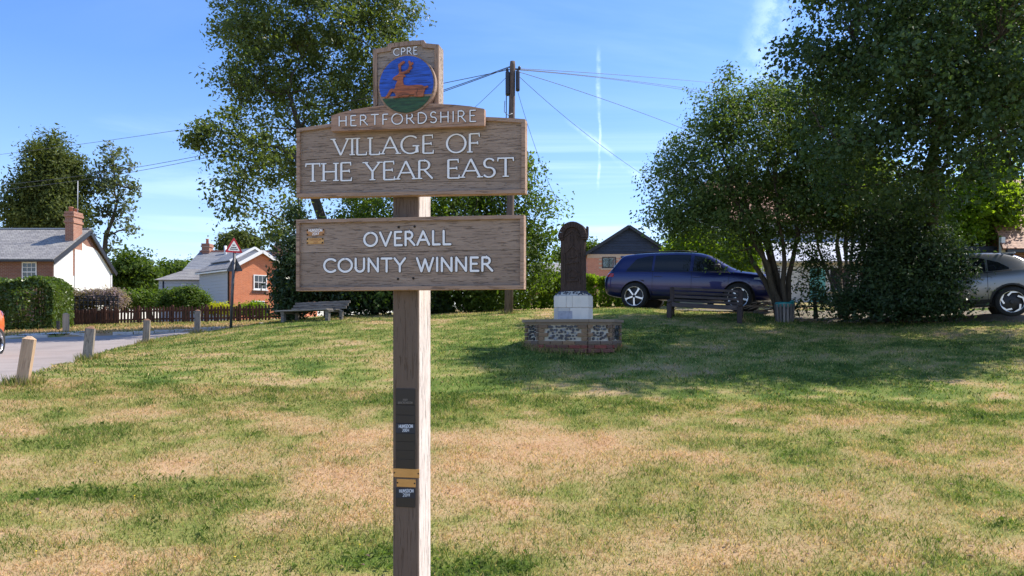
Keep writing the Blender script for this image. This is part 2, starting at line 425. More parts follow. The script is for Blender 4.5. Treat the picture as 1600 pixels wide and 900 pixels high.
PATCH = [  # x, y, rx, ry, amount : where the turf stays green (-) or has burnt off (+)
    (-3.3, 5.6, 1.2, .6, -.26), (-2.4, 6.3, .9, .45, -.18), (-3.0, 7.8, 1.2, .35, -.32), (-1.2, 5.2, .55, .22, -.3), (0.05, 5.1, .5, .28, -.4), (.45, 6.7, .75, .3, -.35),
    (3.0, 6.8, 1.3, .5, -.30), (3.6, 6.0, .9, .5, -.28), (2.6, 8.2, 1.4, .5, -.2), (4.5, 8.5, 2, 1.0, -.25), (-.3, 11.5, 5, 1.7, -.08), (4, 14, 7, 3.2, -.22), (-4.5, 15, 4, 4, -.02),
    (.9, 7.9, 1.5, .9, .30), (1.6, 5.3, 1.8, .5, .22), (-1.6, 6.3, .8, .5, .25), (-2.5, 4.9, 1.2, .25, .30), (-2.9, 7.0, .8, .3, .15), (2.2, 6.2, .6, .5, .2), (-1.3, 8.2, 1.0, .5, .15), (-3, 9.8, 1.6, .5, .06), (-.5, 9.2, 1.4, .4, .1),
    (-12.5, 28.5, 6, 2.5, .3), (-17, 26.5, 5, 1.5, .35)]
def dryness(x, y):
    x = np.asarray(x, float); y = np.asarray(y, float)
    d = .525 + .34*(vnoise(x, y, 1.5, 1)-.5) + .34*(vnoise(x+.3*vnoise(x, y, .3, 9), y*1.15, .45, 2)-.5) + .34*(vnoise(x, y, .17, 3)-.5) + .30*(vnoise(x, y, .06, 4)-.5)
    d = d - .13*np.clip((y-8.5)/3, 0, 1)*(y < 24.2)
    for px, py, rx, ry, a in PATCH: d = d + .62*a*np.exp(-((x-px)/rx)**2-((y-py)/ry)**2)
    return d
def turf_ramp(T, f, fine):
    f = T.math('ADD', f, T.math('MULTIPLY', T.math('SUBTRACT', fine, .5), .35))
    return T.ramp(f, [(.05, (.055, .095, .018)), (.24, (.125, .185, .035)), (.42, (.275, .275, .082)), (.58, (.43, .320, .160)), (.78, (.53, .355, .20)), (1.0, (.46, .275, .15))])
m, T, b, _ = new_mat('turf_ground')
pos = T.node('ShaderNodeNewGeometry').outputs['Position']
at = T.node('ShaderNodeAttribute'); at.attribute_name = 'dry'
fine = T.math('ADD', T.math('MULTIPLY', T.noise(pos, 9, 5, .7), .6), T.math('MULTIPLY', T.noise(T.vmath('MULTIPLY', pos, (1, .6, 1)), 55, 3, .7), .4))
T.link(T.mix(1.0, turf_ramp(T, at.outputs['Fac'], fine), (.80, .80, .80), 'MULTIPLY'), b.inputs['Base Color'])
b.inputs['Roughness'].default_value = .95; b.inputs['Specular IOR Level'].default_value = .1
bump(T, b, fine, .9, .03); M_turf = m
m, T, b, out = new_mat('grass_blades')
at = T.node('ShaderNodeAttribute'); at.attribute_name = 'dry'
al = T.node('ShaderNodeAttribute'); al.attribute_name = 'lum'
c = turf_ramp(T, at.outputs['Fac'], .5); c = T.vmath('SCALE', c, scale=al.outputs['Fac'])
T.link(c, b.inputs['Base Color']); b.inputs['Roughness'].default_value = .6; b.inputs['Specular IOR Level'].default_value = .15
tr = T.node('ShaderNodeBsdfTranslucent'); T.link(T.mix(1.0, c, (1.1, 1.15, .7), 'MULTIPLY'), tr.inputs[0])
mx = T.node('ShaderNodeMixShader'); mx.inputs[0].default_value = .45
T.link(b.outputs[0], mx.inputs[1]); T.link(tr.outputs[0], mx.inputs[2]); T.link(mx.outputs[0], out.inputs[0]); M_blade = m

def axis_coords(lo, hi, step, far_lo, far_hi):
    a = list(np.arange(lo, hi+1e-6, step)); s = step; v = hi
    while v < far_hi: s *= 1.35; v += s; a.append(v)
    s = step; v = lo
    while v > far_lo: s *= 1.35; v -= s; a.insert(0, v)
    return np.array(a)
gx = axis_coords(-20, 17, .25, -900, 900); gy = axis_coords(1, 37, .25, -120, 1800)
X, Y = np.meshgrid(gx, gy)
Z = hgt(X, Y) + .035*(vnoise(X, Y, 1.1, 5)-.5)*(np.hypot(X, Y) < 60) + .02*(vnoise(X, Y, .4, 6)-.5)
nx, ny = len(gx), len(gy); idx = np.arange(nx*ny).reshape(ny, nx)
F = np.c_[idx[:-1, :-1].ravel(), idx[:-1, 1:].ravel(), idx[1:, 1:].ravel(), idx[1:, :-1].ravel()]
ground = np_mesh('ground', np.c_[X.ravel(), Y.ravel(), Z.ravel()], F, M_turf, None, {'dry': ('POINT', dryness(X, Y).ravel())}, True)
tag(ground, kind='structure')

m, T, b, _ = new_mat('asphalt')
pos = T.node('ShaderNodeNewGeometry').outputs['Position']
n1 = T.noise(pos, .8, 5, .6); n2 = T.noise(pos, 90, 3, .7); n3 = T.noise(T.vmath('MULTIPLY', pos, (.25, 1.6, 1)), 1.2, 3)
c = T.ramp(T.math('ADD', T.math('MULTIPLY', n1, .45), T.math('ADD', T.math('MULTIPLY', n2, .25), T.math('MULTIPLY', n3, .3))), [(.3, (.215, .185, .17)), (.5, (.30, .26, .24)), (.7, (.37, .325, .30))])
T.link(c, b.inputs['Base Color']); b.inputs['Roughness'].default_value = .9; b.inputs['Specular IOR Level'].default_value = .12; bump(T, b, n2, .6, .008); M_asph = m
m, T, b, _ = new_mat('gravel')
pos = T.node('ShaderNodeNewGeometry').outputs['Position']
vo = T.node('ShaderNodeTexVoronoi'); T.link(pos, vo.inputs['Vector']); vo.inputs['Scale'].default_value = 28
c = T.mix(T.noise(pos, 1.5, 4), (.10, .085, .05), (.21, .18, .12)); c = T.mix(.35, c, vo.outputs['Color'], 'SOFT_LIGHT')
T.link(c, b.inputs['Base Color']); b.inputs['Roughness'].default_value = .9; bump(T, b, vo.outputs['Distance'], .8, .02); M_gravel = m
def strip(name, A, B, n, off, mat, camber=0.0):
    t = np.linspace(0, 1, n); P = A[:, None, :]*(1-t)[None, :, None]+B[:, None, :]*t[None, :, None]
    x = P[..., 0]; y = P[..., 1]; z = rbf(x, y)+off+camber*(4*t*(1-t))[None, :]
    k = np.arange(x.size).reshape(x.shape)
    F = np.c_[k[:-1, :-1].ravel(), k[:-1, 1:].ravel(), k[1:, 1:].ravel(), k[1:, :-1].ravel()]
    return tag(np_mesh(name, np.c_[x.ravel(), y.ravel(), z.ravel()], F, mat, None, None, True), kind='structure')
strip('road', LAWN_EDGE, FAR_EDGE, 40, -.06, M_asph, .02)
strip('gravel_track', TRACK_A, TRACK_B, 10, -.07, M_gravel)
# low kerb stones along the far side of the road, each its own piece
kerb = tag(bpy.data.objects.new('kerb', None), kind='structure'); COL.objects.link(kerb)
M_kerb = pmat('kerb_stone', (.52, .49, .45), .85, var=.25, scale=6, bmp=.4)
seg = resample([(-27, 24.15), (-16.4, 24.62), (-13.2, 25.32), (-10.9, 26.7), (-8.8, 29.3), (-7.4, 31)], 36)
kme = []
for k in range(3): kme.append(MB().box(-.42, .42, -.07, .07, -.12, .05, bev=.015).mesh('kerb_stone', M_kerb))
for i in range(len(seg)-1):
    (x0, y0), (x1, y1) = seg[i], seg[i+1]
    if 12 < i < 17 or random.random() < .12: continue
    o = link_obj('kerb_stone', kme[i % 3], kerb); L = math.hypot(x1-x0, y1-y0)
    o.location = ((x0+x1)/2, (y0+y1)/2, H((x0+x1)/2, (y0+y1)/2)-.01+random.uniform(-.02, .01)); o.rotation_euler = (0, 0, math.atan2(y1-y0, x1-x0)+random.uniform(-.03, .03))
    o.scale = (L*.97/.84, random.uniform(.8, 1.2), 1)
# paved entrance by the far bollard
pe = MB(); px0, py0, _ = gp(20, 525, 25); px1, py1, _ = gp(124, 522, 25.6)
nn = 10
vs = []; fs = []
for i in range(nn):
    t = i/(nn-1); x = px0+(px1-px0)*t; y = py0+(py1-py0)*t
    for s in (-.25, .2, .65): vs.append((x, y+s, H(x, y+s)+.035))
for i in range(nn-1):
    for k in range(2): fs.append((i*3+k, i*3+k+1, i*3+k+4, i*3+k+3))
pe.add(vs, fs); tag(pe.build('paved_entrance', M_kerb), kind='structure')

MON = (1.18, 15.0)
def blades(name, n, d0, d1, power, wmin, wmax, hmin, hmax, xl=None, lm=1.0):
    u = rng.random(n*2); d = (d0**power + (d1**power-d0**power)*u)**(1/power)
    x = (rng.random(n*2)-.5)*1.46*d; y = d
    ok = ~inpoly(x, y, ROAD_P) & ~inpoly(x, y, TRACK_P) & (np.hypot((x-MON[0]), (y-MON[1])) > .8) & (np.hypot(x+.57, y-4.42) > .14)
    if xl is not None: ok &= xl(x, y)
    x = x[ok][:n]; y = y[ok][:n]; n = len(x)
    dr = dryness(x, y) + rng.normal(0, .20, n); lum = np.clip(rng.normal(lm, .28, n), .4, 2.0)
    z = hgt(x, y) + .035*(vnoise(x, y, 1.1, 5)-.5) + .02*(vnoise(x, y, .4, 6)-.5) - .008
    hh = (hmin+(hmax-hmin)*rng.random(n))*(1.25-.55*np.clip(dr, 0, 1))*(.7+.6*vnoise(x, y, .35, 8))
    a = rng.random(n)*2*np.pi; w = wmin+(wmax-wmin)*rng.random(n)
    lean = hh*(.25+.9*rng.random(n)*(1+np.clip(dr-.4, 0, .6))); b_ = rng.random(n)*2*np.pi
    lx = np.cos(b_)*lean; ly = np.sin(b_)*lean; wx = np.cos(a)*w/2; wy = np.sin(a)*w/2
    P = np.stack([np.c_[x-wx, y-wy, z], np.c_[x+wx, y+wy, z],
                  np.c_[x+lx*.4+wx*.8, y+ly*.4+wy*.8, z+hh*.6], np.c_[x+lx*.4-wx*.8, y+ly*.4-wy*.8, z+hh*.6], np.c_[x+lx, y+ly, z+hh]], 1).reshape(-1, 3)
    k = np.arange(n)*5
    F = np.stack([np.c_[k, k+1, k+2], np.c_[k, k+2, k+3], np.c_[k+3, k+2, k+4]], 1).reshape(-1, 3)
    o = np_mesh(name, P, F, M_blade, None, {'dry': ('FACE', np.repeat(dr, 3)), 'lum': ('FACE', np.repeat(lum, 3))})
    return tag(o, kind='stuff')
tag(blades('grass', 275000, 4.3, 10.5, 1.4, .0034, .008, .014, .050, None, 1.14), 'short summer grass, part green and part scorched straw, covering the near green', 'grass')
tag(blades('grass', 115000, 9.5, 23.0, 1.5, .008, .018, .02, .05, None, 1.1), 'mown grass on the rising far side of the green below the trees', 'grass')
tag(blades('verge_grass', 26000, 24.8, 34.5, 1.4, .02, .035, .04, .11, lambda x, y: (x < -5.5) & (x > -22)), 'dry rough grass on the verge between the far kerb and the brown fence', 'grass')
# clover and plantain leaves lying in the green patches
def weeds(n):
    d = 4.4+5*rng.random(n*6)**1.3; x = (rng.random(n*6)-.5)*1.4*d; dr = dryness(x, d)
    ok = (dr + rng.normal(0, .09, n*6) < .17) & (np.hypot(x+.57, d-4.42) > .2); x = x[ok][:n]; y = d[ok][:n]; n = len(x)
    z = hgt(x, y)+.015; a = rng.random(n)*6.28; s = .012+.02*rng.random(n); t = rng.random(n)*.025
    c, sn = np.cos(a), np.sin(a)
    V = np.stack([np.c_[x, y, z], np.c_[x+c*s-sn*s*.45, y+sn*s+c*s*.45, z+t+.012], np.c_[x+c*2*s, y+sn*2*s, z+t], np.c_[x+c*s+sn*s*.45, y+sn*s-c*s*.45, z+t+.012]], 1).reshape(-1, 3)
    k = np.arange(n)*4; F = np.stack([np.c_[k, k+2, k+1], np.c_[k, k+3, k+2]], 1).reshape(-1, 3)
    return np_mesh('clover', V, F, M_blade, None, {'dry': ('FACE', np.repeat(.16+.16*rng.random(n), 2)), 'lum': ('FACE', np.repeat(.7+.6*rng.random(n), 2))})
tag(weeds(4500), 'broad green clover and weed leaves among the near grass', 'weeds', kind='stuff')
def buttercups():
    mb = MB()
    for k in range(14):
        y = random.uniform(4.7, 8); x = random.uniform(-.62, .62)*y; z = H(x, y)+.03
        mb.tube([(x, y, z-.03), (x, y, z)], .0015, 4); mb.lathe([(.0005, 0), (.008, .004), (.006, .007), (.0005, .005)], 6, Matrix.Translation((x, y, z)))
    return mb.build('buttercups', pmat('buttercup_yellow', (.75, .55, .02), .5))
tag(buttercups(), 'tiny yellow flowers dotted through the near turf', 'flowers', kind='stuff')

def litter(n):
    y = 4.5+9*rng.random(n)**1.4; x = (rng.random(n)-.5)*1.4*y; z = hgt(x, y)+.03; a = rng.random(n)*6.28; s = .012+.018*rng.random(n); c, sn = np.cos(a)*s, np.sin(a)*s
    V = np.stack([np.c_[x-c, y-sn, z], np.c_[x+sn*.5, y-c*.5, z+.012], np.c_[x+c, y+sn, z+.004], np.c_[x-sn*.5, y+c*.5, z+.010]], 1).reshape(-1, 3)
    k = np.arange(n)*4; F = np.stack([np.c_[k, k+1, k+2], np.c_[k, k+2, k+3]], 1).reshape(-1, 3)
    return np_mesh('fallen_leaves', V, F, pmat('dry_leaf', (.22, .14, .08), .8, var=.6, scale=3), None)
tag(litter(170), 'scattered dry fallen leaves lying on the lawn', 'leaves', kind='stuff')
def tufts(spots):
    X_, Y_ = [], []
    for x, y, r0, r1, n in spots:
        a = rng.random(n)*6.283; r = r0+(r1-r0)*rng.random(n); X_.append(x+np.cos(a)*r); Y_.append(y+np.sin(a)*r)
    x = np.concatenate(X_); y = np.concatenate(Y_); n = len(x); z = hgt(x, y, False)-.02; h = .06+.12*rng.random(n); w = .004+.004*rng.random(n)*(1+y/12); a = rng.random(n)*6.28; b_ = rng.random(n)*6.28; L = h*(.2+.5*rng.random(n))
    wx, wy = np.cos(a)*w, np.sin(a)*w
    V = np.stack([np.c_[x-wx, y-wy, z], np.c_[x+wx, y+wy, z], np.c_[x+np.cos(b_)*L, y+np.sin(b_)*L, z+h]], 1).reshape(-1, 3); k = np.arange(n)*3
    return np_mesh('grass_tufts', V, np.c_[k, k+1, k+2], M_blade, None, {'dry': ('FACE', rng.normal(.38, .2, n)), 'lum': ('FACE', .8+.5*rng.random(n))})
tag(tufts([(*gp(35, 597, 10)[:2], .07, .26, 420), (*gp(137, 563, 14.4)[:2], .07, .26, 320), (*gp(228, 538, 19.5)[:2], .07, .26, 240), (*gp(308, 522, 23.4)[:2], .07, .28, 200), (*gp(103, 520.5, 25.9)[:2], .07, .3, 160),
     (1.15, 15.0, .80, .98, 900), (-.12, 21.5, .1, .3, 160), (4.3, 20.2, .08, .2, 100), (6.05, 19.6, .08, .2, 100), (6.95, 19.6, .2, .36, 160)]), 'longer unmown grass round the feet of posts and the monument', 'grass', kind='stuff')

# ------------------------------------------------------------ lettering (strokes, cap height 1)
def arc(cx, cy, rx, ry, a0, a1, n=14): return [(cx+rx*math.cos(R_(a0+(a1-a0)*i/n)), cy+ry*math.sin(R_(a0+(a1-a0)*i/n))) for i in range(n+1)]
GL = {  # strokes, serif points (x, y), width
 'A': ([[(0, 0), (.44, 1)], [(.44, 1), (.9, 0)], [(.16, .36), (.73, .36)]], [(0, 0), (.9, 0)], .9),
 'B': ([[(.06, 0), (.06, 1)], [(.06, 1), (.3, 1)]+arc(.3, .76, .24, .24, 90, -90)+[(.06, .52)], [(.06, .52), (.32, .52)]+arc(.32, .26, .28, .26, 90, -90)+[(.06, 0)]], [], .62),
 'C': ([arc(.5, .5, .5, .5, 48, 312, 22)], [], .86),
 'D': ([[(.06, 0), (.06, 1)], [(.06, 1), (.28, 1)]+arc(.28, .5, .52, .5, 90, -90, 18)+[(.06, 0)]], [], .82),
 'E': ([[(.06, 0), (.06, 1)], [(.06, 1), (.54, 1)], [(.06, .53), (.47, .53)], [(.06, 0), (.58, 0)]], ['E'], .58),
 'F': ([[(.06, 0), (.06, 1)], [(.06, 1), (.54, 1)], [(.06, .50), (.46, .50)]], [(.06, 0), 'F'], .55),
 'G': ([arc(.5, .5, .5, .5, 48, 300, 22)+[(.86, .10), (.86, .42)], [(.62, .43), (.98, .43)]], [], .98),
 'H': ([[(.06, 0), (.06, 1)], [(.72, 0), (.72, 1)], [(.06, .52), (.72, .52)]], [(.06, 0), (.06, 1), (.72, 0), (.72, 1)], .78),
 'I': ([[(.06, 0), (.06, 1)]], [(.06, 0), (.06, 1)], .12),
 'K': ([[(.06, 0), (.06, 1)], [(.6, 1), (.06, .45)], [(.2, .58), (.66, 0)]], [], .66),
 'L': ([[(.06, 0), (.06, 1)], [(.06, 0), (.56, 0)]], [(.06, 1), 'L'], .56),
 'N': ([[(.06, 0), (.06, 1)], [(.06, 1), (.74, 0)], [(.74, 0), (.74, 1)]], [(.06, 0), (.74, 1)], .8),
 'O': ([arc(.5, .5, .5, .5, 90, 450, 26)], [], 1.0),
 'P': ([[(.06, 0), (.06, 1)], [(.06, 1), (.32, 1)]+arc(.32, .74, .26, .26, 90, -90)+[(.06, .48)]], [(.06, 0)], .6),
 'R': ([[(.06, 0), (.06, 1)], [(.06, 1), (.32, 1)]+arc(.32, .75, .25, .25, 90, -90)+[(.06, .5)], [(.30, .5), (.74, 0)]], [(.06, 0)], .72),
 'S': ([arc(.29, .75, .25, .25, 30, 245, 12)+arc(.27, .26, .28, .26, 75, -150, 14)], [], .56),
 'T': ([[(.36, 0), (.36, 1)], [(0, 1), (.72, 1)]], [(.36, 0), 'T'], .72),
 'U': ([[(.06, 1), (.06, .32)]+arc(.37, .32, .31, .32, 180, 360, 14)+[(.68, 1)]], [(.06, 1), (.68, 1)], .74),
 'V': ([[(0, 1), (.44, 0)], [(.44, 0), (.86, 1)]], [(0, 1), (.86, 1)], .86),
 'W': ([[(0, 1), (.32, 0)], [(.32, 0), (.58, .9)], [(.58, .9), (.86, 0)], [(.86, 0), (1.16, 1)]], [], 1.16),
 'Y': ([[(0, 1), (.38, .47)], [(.76, 1), (.38, .47)], [(.38, .47), (.38, 0)]], [(0, 1), (.76, 1), (.38, 0)], .76),
 '0': ([arc(.3, .5, .3, .5, 90, 450, 22)], [], .6), '1': ([[(.05, .8), (.2, 1), (.2, 0)]], [], .3),
 '2': ([arc(.28, .72, .27, .28, 160, -35, 12)+[(.0, 0), (.58, 0)]], [], .6),
 '4': ([[(.42, 0), (.42, 1), (0, .3), (.62, .3)]], [], .62),
 '7': ([[(0, 1), (.55, 1), (.18, 0)]], [], .56), ' ': ([], [], .42),
}
def text_mb(txt, p0, p1, h0, h1, y, dep, style='sans', thick=.13, gap=.2, grow=0.0, split=False):
    """letters along the line p0->p1 in (x,z) of the sign's own frame, cap height h0..h1"""
    mb = MB(); out = []; adv = []; x = 0
    for ch in txt: adv.append(x); x += GL[ch][2] + gap
    tot = x-gap; k = 0
    ex = Vector((p1[0]-p0[0], p1[1]-p0[1])); 
    def P(gx, gy):
        t = gx/tot; h = h0+(h1-h0)*t
        return (p0[0]+ex.x*t, p0[1]+ex.y*t+gy*h)
    hm = (h0+h1)/2
    jit = random.Random(len(txt))
    for ch, ax in zip(txt, adv):
        if split: mb = MB()
        st, ser, w = GL[ch]; dy = jit.uniform(-.012, .012)
        for s in st:
            pts = [P(ax+a, b_+dy) for a, b_ in s]
            if style == 'roman':
                wd = []
                for i in range(len(pts)):
                    a = pts[max(i-1, 0)]; c = pts[min(i+1, len(pts)-1)]; L = math.hypot(c[0]-a[0], c[1]-a[1]) or 1
                    f = abs(c[1]-a[1])/L
                    if ch in 'AVWNY' and c[0] != a[0] and (c[1]-a[1])*(c[0]-a[0]) > 0: f = .45
                    wd.append((.075+(thick-.075)*f**1.5)*hm+grow)
            else: wd = [thick*hm+grow]*len(pts)
            mb.ribbon(pts, wd, y, dep+.00008*k, style == 'round'); k += 1
        if style == 'roman':
            for q in ser:
                if isinstance(q, tuple):
                    a = P(ax+q[0]-.15, q[1]+dy); c = P(ax+q[0]+.15, q[1]+dy); o = (.02 if q[1] < .5 else -.02)*hm
                    mb.ribbon([(a[0], a[1]+o), (c[0], c[1]+o)], .06*hm+grow, y, dep+.00008*k); k += 1
                else:
                    ends = {'E': [(.54, 1, -1), (.58, 0, 1), (.47, .53, 0)], 'F': [(.54, 1, -1), (.46, .5, 0)], 'L': [(.56, 0, 1)], 'T': [(.0, 1, -1), (.72, 1, -1)]}[q]
                    for ex_, ey_, dr in ends:
                        a = P(ax+ex_, ey_+dy+(.04 if dr == -1 else (-.03 if dr == 1 else .08))); c = P(ax+ex_+(.03 if ex_ > .2 else -.03), ey_+dy+(.17*dr if dr else -.08))
                        mb.ribbon([a, c], [.08*hm+grow, .05*hm+grow], y, dep+.00008*k); k += 1
        if split and mb.v: out.append(mb)
    return out if split else mb

# ------------------------------------------------------------ the village sign
TH = R_(11.5); CT_, ST_ = math.cos(TH), math.sin(TH)
PD = .22; BT = .065
FRONT = Vector((-.595, 4.3, 0)); SROOT = FRONT + Vector((ST_, CT_, 0))*(PD/2)
SGZ = H(SROOT.x, SROOT.y)
def sg(px, py, yl):
    """point on the sign's plane y=yl, in the sign's own (x, z)"""
    dx, dz = (px-800)/FPX, -(py-HOR)/FPX
    rx, ry = dx*CT_ - ST_, dx*ST_ + CT_          # ray direction in sign frame
    ox, oy = -SROOT.x*CT_ + SROOT.y*ST_, -SROOT.x*ST_ - SROOT.y*CT_
    t = (yl-oy)/ry
    return (ox+t*rx, CAMZ+t*dz-SGZ)
W_UP = wood('oak_boards', (.41, .315, .25), (.18, .13, .10), 'x', 1.8, .82, .12, crack=.42)
W_FR = wood('oak_frame', (.47, .325, .24), (.18, .12, .088), 'x', 1.0, .8, .15, crack=.5)
W_FV = wood('oak_frame_upright', (.47, .325, .24), (.18, .12, .088), 'z', 1.0, .8, .15, crack=.5)
W_POST = wood('oak_post', (.74, .66, .61), (.38, .32, .275), 'z', 1.0, .85, .05, crack=.75, stain=(2.3, 3.1, .72, (.095, .060, .036)))  # stain of the lower front, also deepening the painted front shade
M_edge_shade = pmat('carved_edge_shade', (.06, .045, .035), .9, var=.3, scale=30)  # dark tone standing for the shadow in the carved edges
sign = thing('village_sign', 'carved oak village sign with deer roundel on a thick post in the grass', 'sign', (SROOT.x, SROOT.y, SGZ), -TH)
# post
hw = .0765
pm = MB(); pm.box(-hw, hw, -PD/2, PD/2, -.15, sg(634, 75, -PD/2)[1], bev=.006); pm.build('post', W_POST, sign)
YB = -PD/2-BT                     # front of the board frames
def up_top(x):                    # arched top of the upper board
    a = sg(463, 201, YB); c = sg(820, 186, YB); t = (x-a[0])/(c[0]-a[0])
    return a[1]+(c[1]-a[1])*t + .038*(1-(2*t-1)**2)
def lin(pa, pb):
    return lambda x: pa[1]+(pb[1]-pa[1])*(x-pa[0])/(pb[0]-pa[0])
def frame_poly(x0, x1, lo, hi, n=16):
    xs = [x0+(x1-x0)*i/n for i in range(n+1)]
    return [(x, lo(x)) for x in xs] + [(x, hi(x)) for x in xs[::-1]]
def board(name, x0, x1, lo, hi, splits, fw, mat):
    """planked panel inside a mitred frame"""
    fr = MB()
    fr.prism(frame_poly(x0, x1, lo, lambda x: lo(x)+fw), YB, -PD/2-.001)
    fr.prism(frame_poly(x0, x1, lambda x: hi(x)-fw, hi), YB, -PD/2-.001)
    for a, c in ((x0, x0+fw), (x1-fw, x1)):
        fr.prism(frame_poly(a, c, lambda x: lo(x)+fw+.001, lambda x: hi(x)-fw-.001, 2), YB, -PD/2-.001)
    part = fr.build(name, W_FR, sign)
    xs = [x0+fw*.5, x1-fw*.5]
    lev = [lambda x: lo(x)+fw*.5] + [(lambda s: (lambda x: lo(x)+(hi(x)-lo(x))*s if s < .99 else 0))(s) for s in splits] + [lambda x: hi(x)-fw*.5]
    for a, c in zip(lev[:-1], lev[1:]):
        MB().prism(frame_poly(xs[0], xs[1], lambda x: a(x)+.0012, lambda x: c(x)-.0012), YB+.016, -PD/2-.002).build('board_plank', mat, part)
    return part
ux0, ux1 = sg(463, 250, YB)[0], sg(820.5, 250, YB)[0]
ulo = lin(sg(463, 308, YB), sg(820, 301.5, YB))
ub = board('upper_board', ux0, ux1, ulo, up_top, [.17, .535], .020, W_UP)
lx0, lx1 = sg(462.5, 400, YB)[0], sg(818.5, 400, YB)[0]
llo = lin(sg(463, 454.5, YB), sg(818, 451.5, YB)); lhi = lin(sg(463, 343, YB), sg(818, 335.5, YB))
lb = board('lower_board', lx0, lx1, llo, lhi, [.535], .020, W_UP)
YP = YB+.016                      # face of the planks
def words(txt, a, c, ha, hc, y, style, thick, gap, parent, edge_shade=.006):
    A = sg(a[0], a[1], y); C = sg(c[0], c[1], y); At = sg(a[0], a[1]-ha, y); Ct = sg(c[0], c[1]-hc, y)
    h0, h1 = At[1]-A[1], Ct[1]-C[1]
    if edge_shade:
        for g in text_mb(txt, A, C, h0, h1, y, .0015, style, thick, gap, edge_shade, True): g.build('letter_shade', M_edge_shade, parent)  # wider dark ribbon paints the carved shadow round each letter
    for g in text_mb(txt, A, C, h0, h1, y, .0045, style, thick, gap, 0, True): g.build('letter', M_letter, parent)
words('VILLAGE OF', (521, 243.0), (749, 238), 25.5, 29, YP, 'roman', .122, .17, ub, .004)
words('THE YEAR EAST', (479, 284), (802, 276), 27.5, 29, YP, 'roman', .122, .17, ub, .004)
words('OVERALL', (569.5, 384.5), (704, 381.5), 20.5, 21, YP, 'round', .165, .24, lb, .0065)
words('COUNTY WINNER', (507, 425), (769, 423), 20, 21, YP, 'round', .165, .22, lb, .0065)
# small brass plaques on the lower board
M_brass = pmat('aged_brass', (.42, .20, .075), .45, .35, .25, 25); M_brass2 = pmat('brass', (.55, .30, .10), .4, .4, .2, 25)
M_screw = pmat('screw', (.03, .025, .02), .5, .6)
def plaque(pxa, pya, pxb, pyb, y, mat, parent, texts=(), tm=None, screws=2):
    a = sg(pxa, pyb, y); c = sg(pxb, pya, y)
    o = MB().box(a[0], c[0], y-.004, y+.001, a[1], c[1], bev=.0015).build('plaque', mat, parent)
    for txt, l, r, bl, h in texts:
        A = sg(l, bl, y-.004); C = sg(r, bl-.3, y-.004); T_ = sg(l, bl-h, y-.004)
        text_mb(txt, A, C, T_[1]-A[1], T_[1]-A[1], y-.004, .0008, 'sans', .2, .25).build('lettering', tm, o if parent is sign else parent)['kind'] = 'stuff'
    zc = (a[1]+c[1])/2
    pts = [(a[0]+.006, zc), (c[0]-.006, zc)] if screws == 2 else ([(a[0]+.006, a[1]+.006), (c[0]-.006, a[1]+.006), (a[0]+.006, c[1]-.006), (c[0]-.006, c[1]-.006)] if screws else [])
    for x, z in pts: MB().lathe([(.0045, 0), (.0045, .002), (.001, .003)], 8, Matrix.Translation((x, y-.004, z)) @ Matrix.Rotation(R_(90), 4, 'X')).build('screw', M_screw, o if parent is sign else parent)
    return o
plaque(479.5, 357.5, 507, 368.5, YP, M_brass, lb, [('HUNSDON', 482.5, 503.5, 362.2, 4.2), ('2017', 488, 498, 367.5, 4)], M_letter, 4)
plaque(479.5, 371.5, 506, 381.5, YP, M_brass2, lb, [('HUNSDON', 483.5, 501.5, 376.0, 3), ('2017', 489.5, 496.5, 380.5, 3)], M_brass, 4)
for px, py in ((623, 355), (648, 354), (622, 436), (646, 435)):
    x, z = sg(px, py, YP); MB().lathe([(.007, 0), (.007, .003), (.002, .005)], 8, Matrix.Translation((x, YP, z)) @ Matrix.Rotation(R_(90), 4, 'X')).build('bolt', M_screw, lb)
# county strip
YS = YB-.038
strip_px = [(517.5, 205), (517.5, 181), (530, 176.5), (553, 171), (578, 167), (600, 164.5), (640, 162), (675, 161.7), (710, 163.5), (735, 166), (756.5, 170), (757, 196)]
sp_ = [sg(x, y, YS) for x, y in strip_px]
ss = MB().prism(sp_, YS, YB-.001).build('county_strip', wood('oak_strip', (.48, .31, .225), (.16, .10, .07), 'x', 1, .8, .05, crack=.5), sign)
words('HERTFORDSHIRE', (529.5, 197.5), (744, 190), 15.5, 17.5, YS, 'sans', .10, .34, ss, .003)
# county plate with the deer roundel
YC = YB-.002; PLT = .09
pl_px = [(583, 170), (582.5, 77), (605, 73.5), (606, 68.5), (635, 64.5), (662, 62.5), (665, 67.5), (685.5, 69.5), (685.5, 170)]
pp = [sg(x, y, YC) for x, y in pl_px]
cp = MB().prism(pp, YC+.010, YC+PLT).build('county_plate', wood('oak_plate', (.44, .36, .30), (.17, .125, .095), 'x', 1.1, .85, .05, crack=.6), sign)
def inset(P, w):
    out = []; n = len(P)
    A = sum(P[i][0]*P[(i+1) % n][1]-P[(i+1) % n][0]*P[i][1] for i in range(n)); sgn = 1 if A > 0 else -1
    for i in range(n):
        a, b_, c = Vector(P[i-1]), Vector(P[i]), Vector(P[(i+1) % n])
        t0 = (b_-a).normalized(); t1 = (c-b_).normalized(); n0 = Vector((-t0.y, t0.x))*sgn; n1 = Vector((-t1.y, t1.x))*sgn
        nn = (n0+n1).normalized(); out.append(tuple(b_+nn*w/max(.5, nn.dot(n0))))
    return out
pi = inset(pp, .024)
bd = MB()
for i in range(len(pp)-1):
    bd.prism([pp[i], pp[i+1], pi[i+1], pi[i]], YC-.0002*i, YC+.0095)
bd.build('plate_border', W_FV, cp)
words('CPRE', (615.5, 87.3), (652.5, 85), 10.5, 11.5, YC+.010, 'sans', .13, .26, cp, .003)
YR = YS-.006
rc = sg(635, 132, YR); rr = abs(sg(677.5, 132, YR)[0]-rc[0])
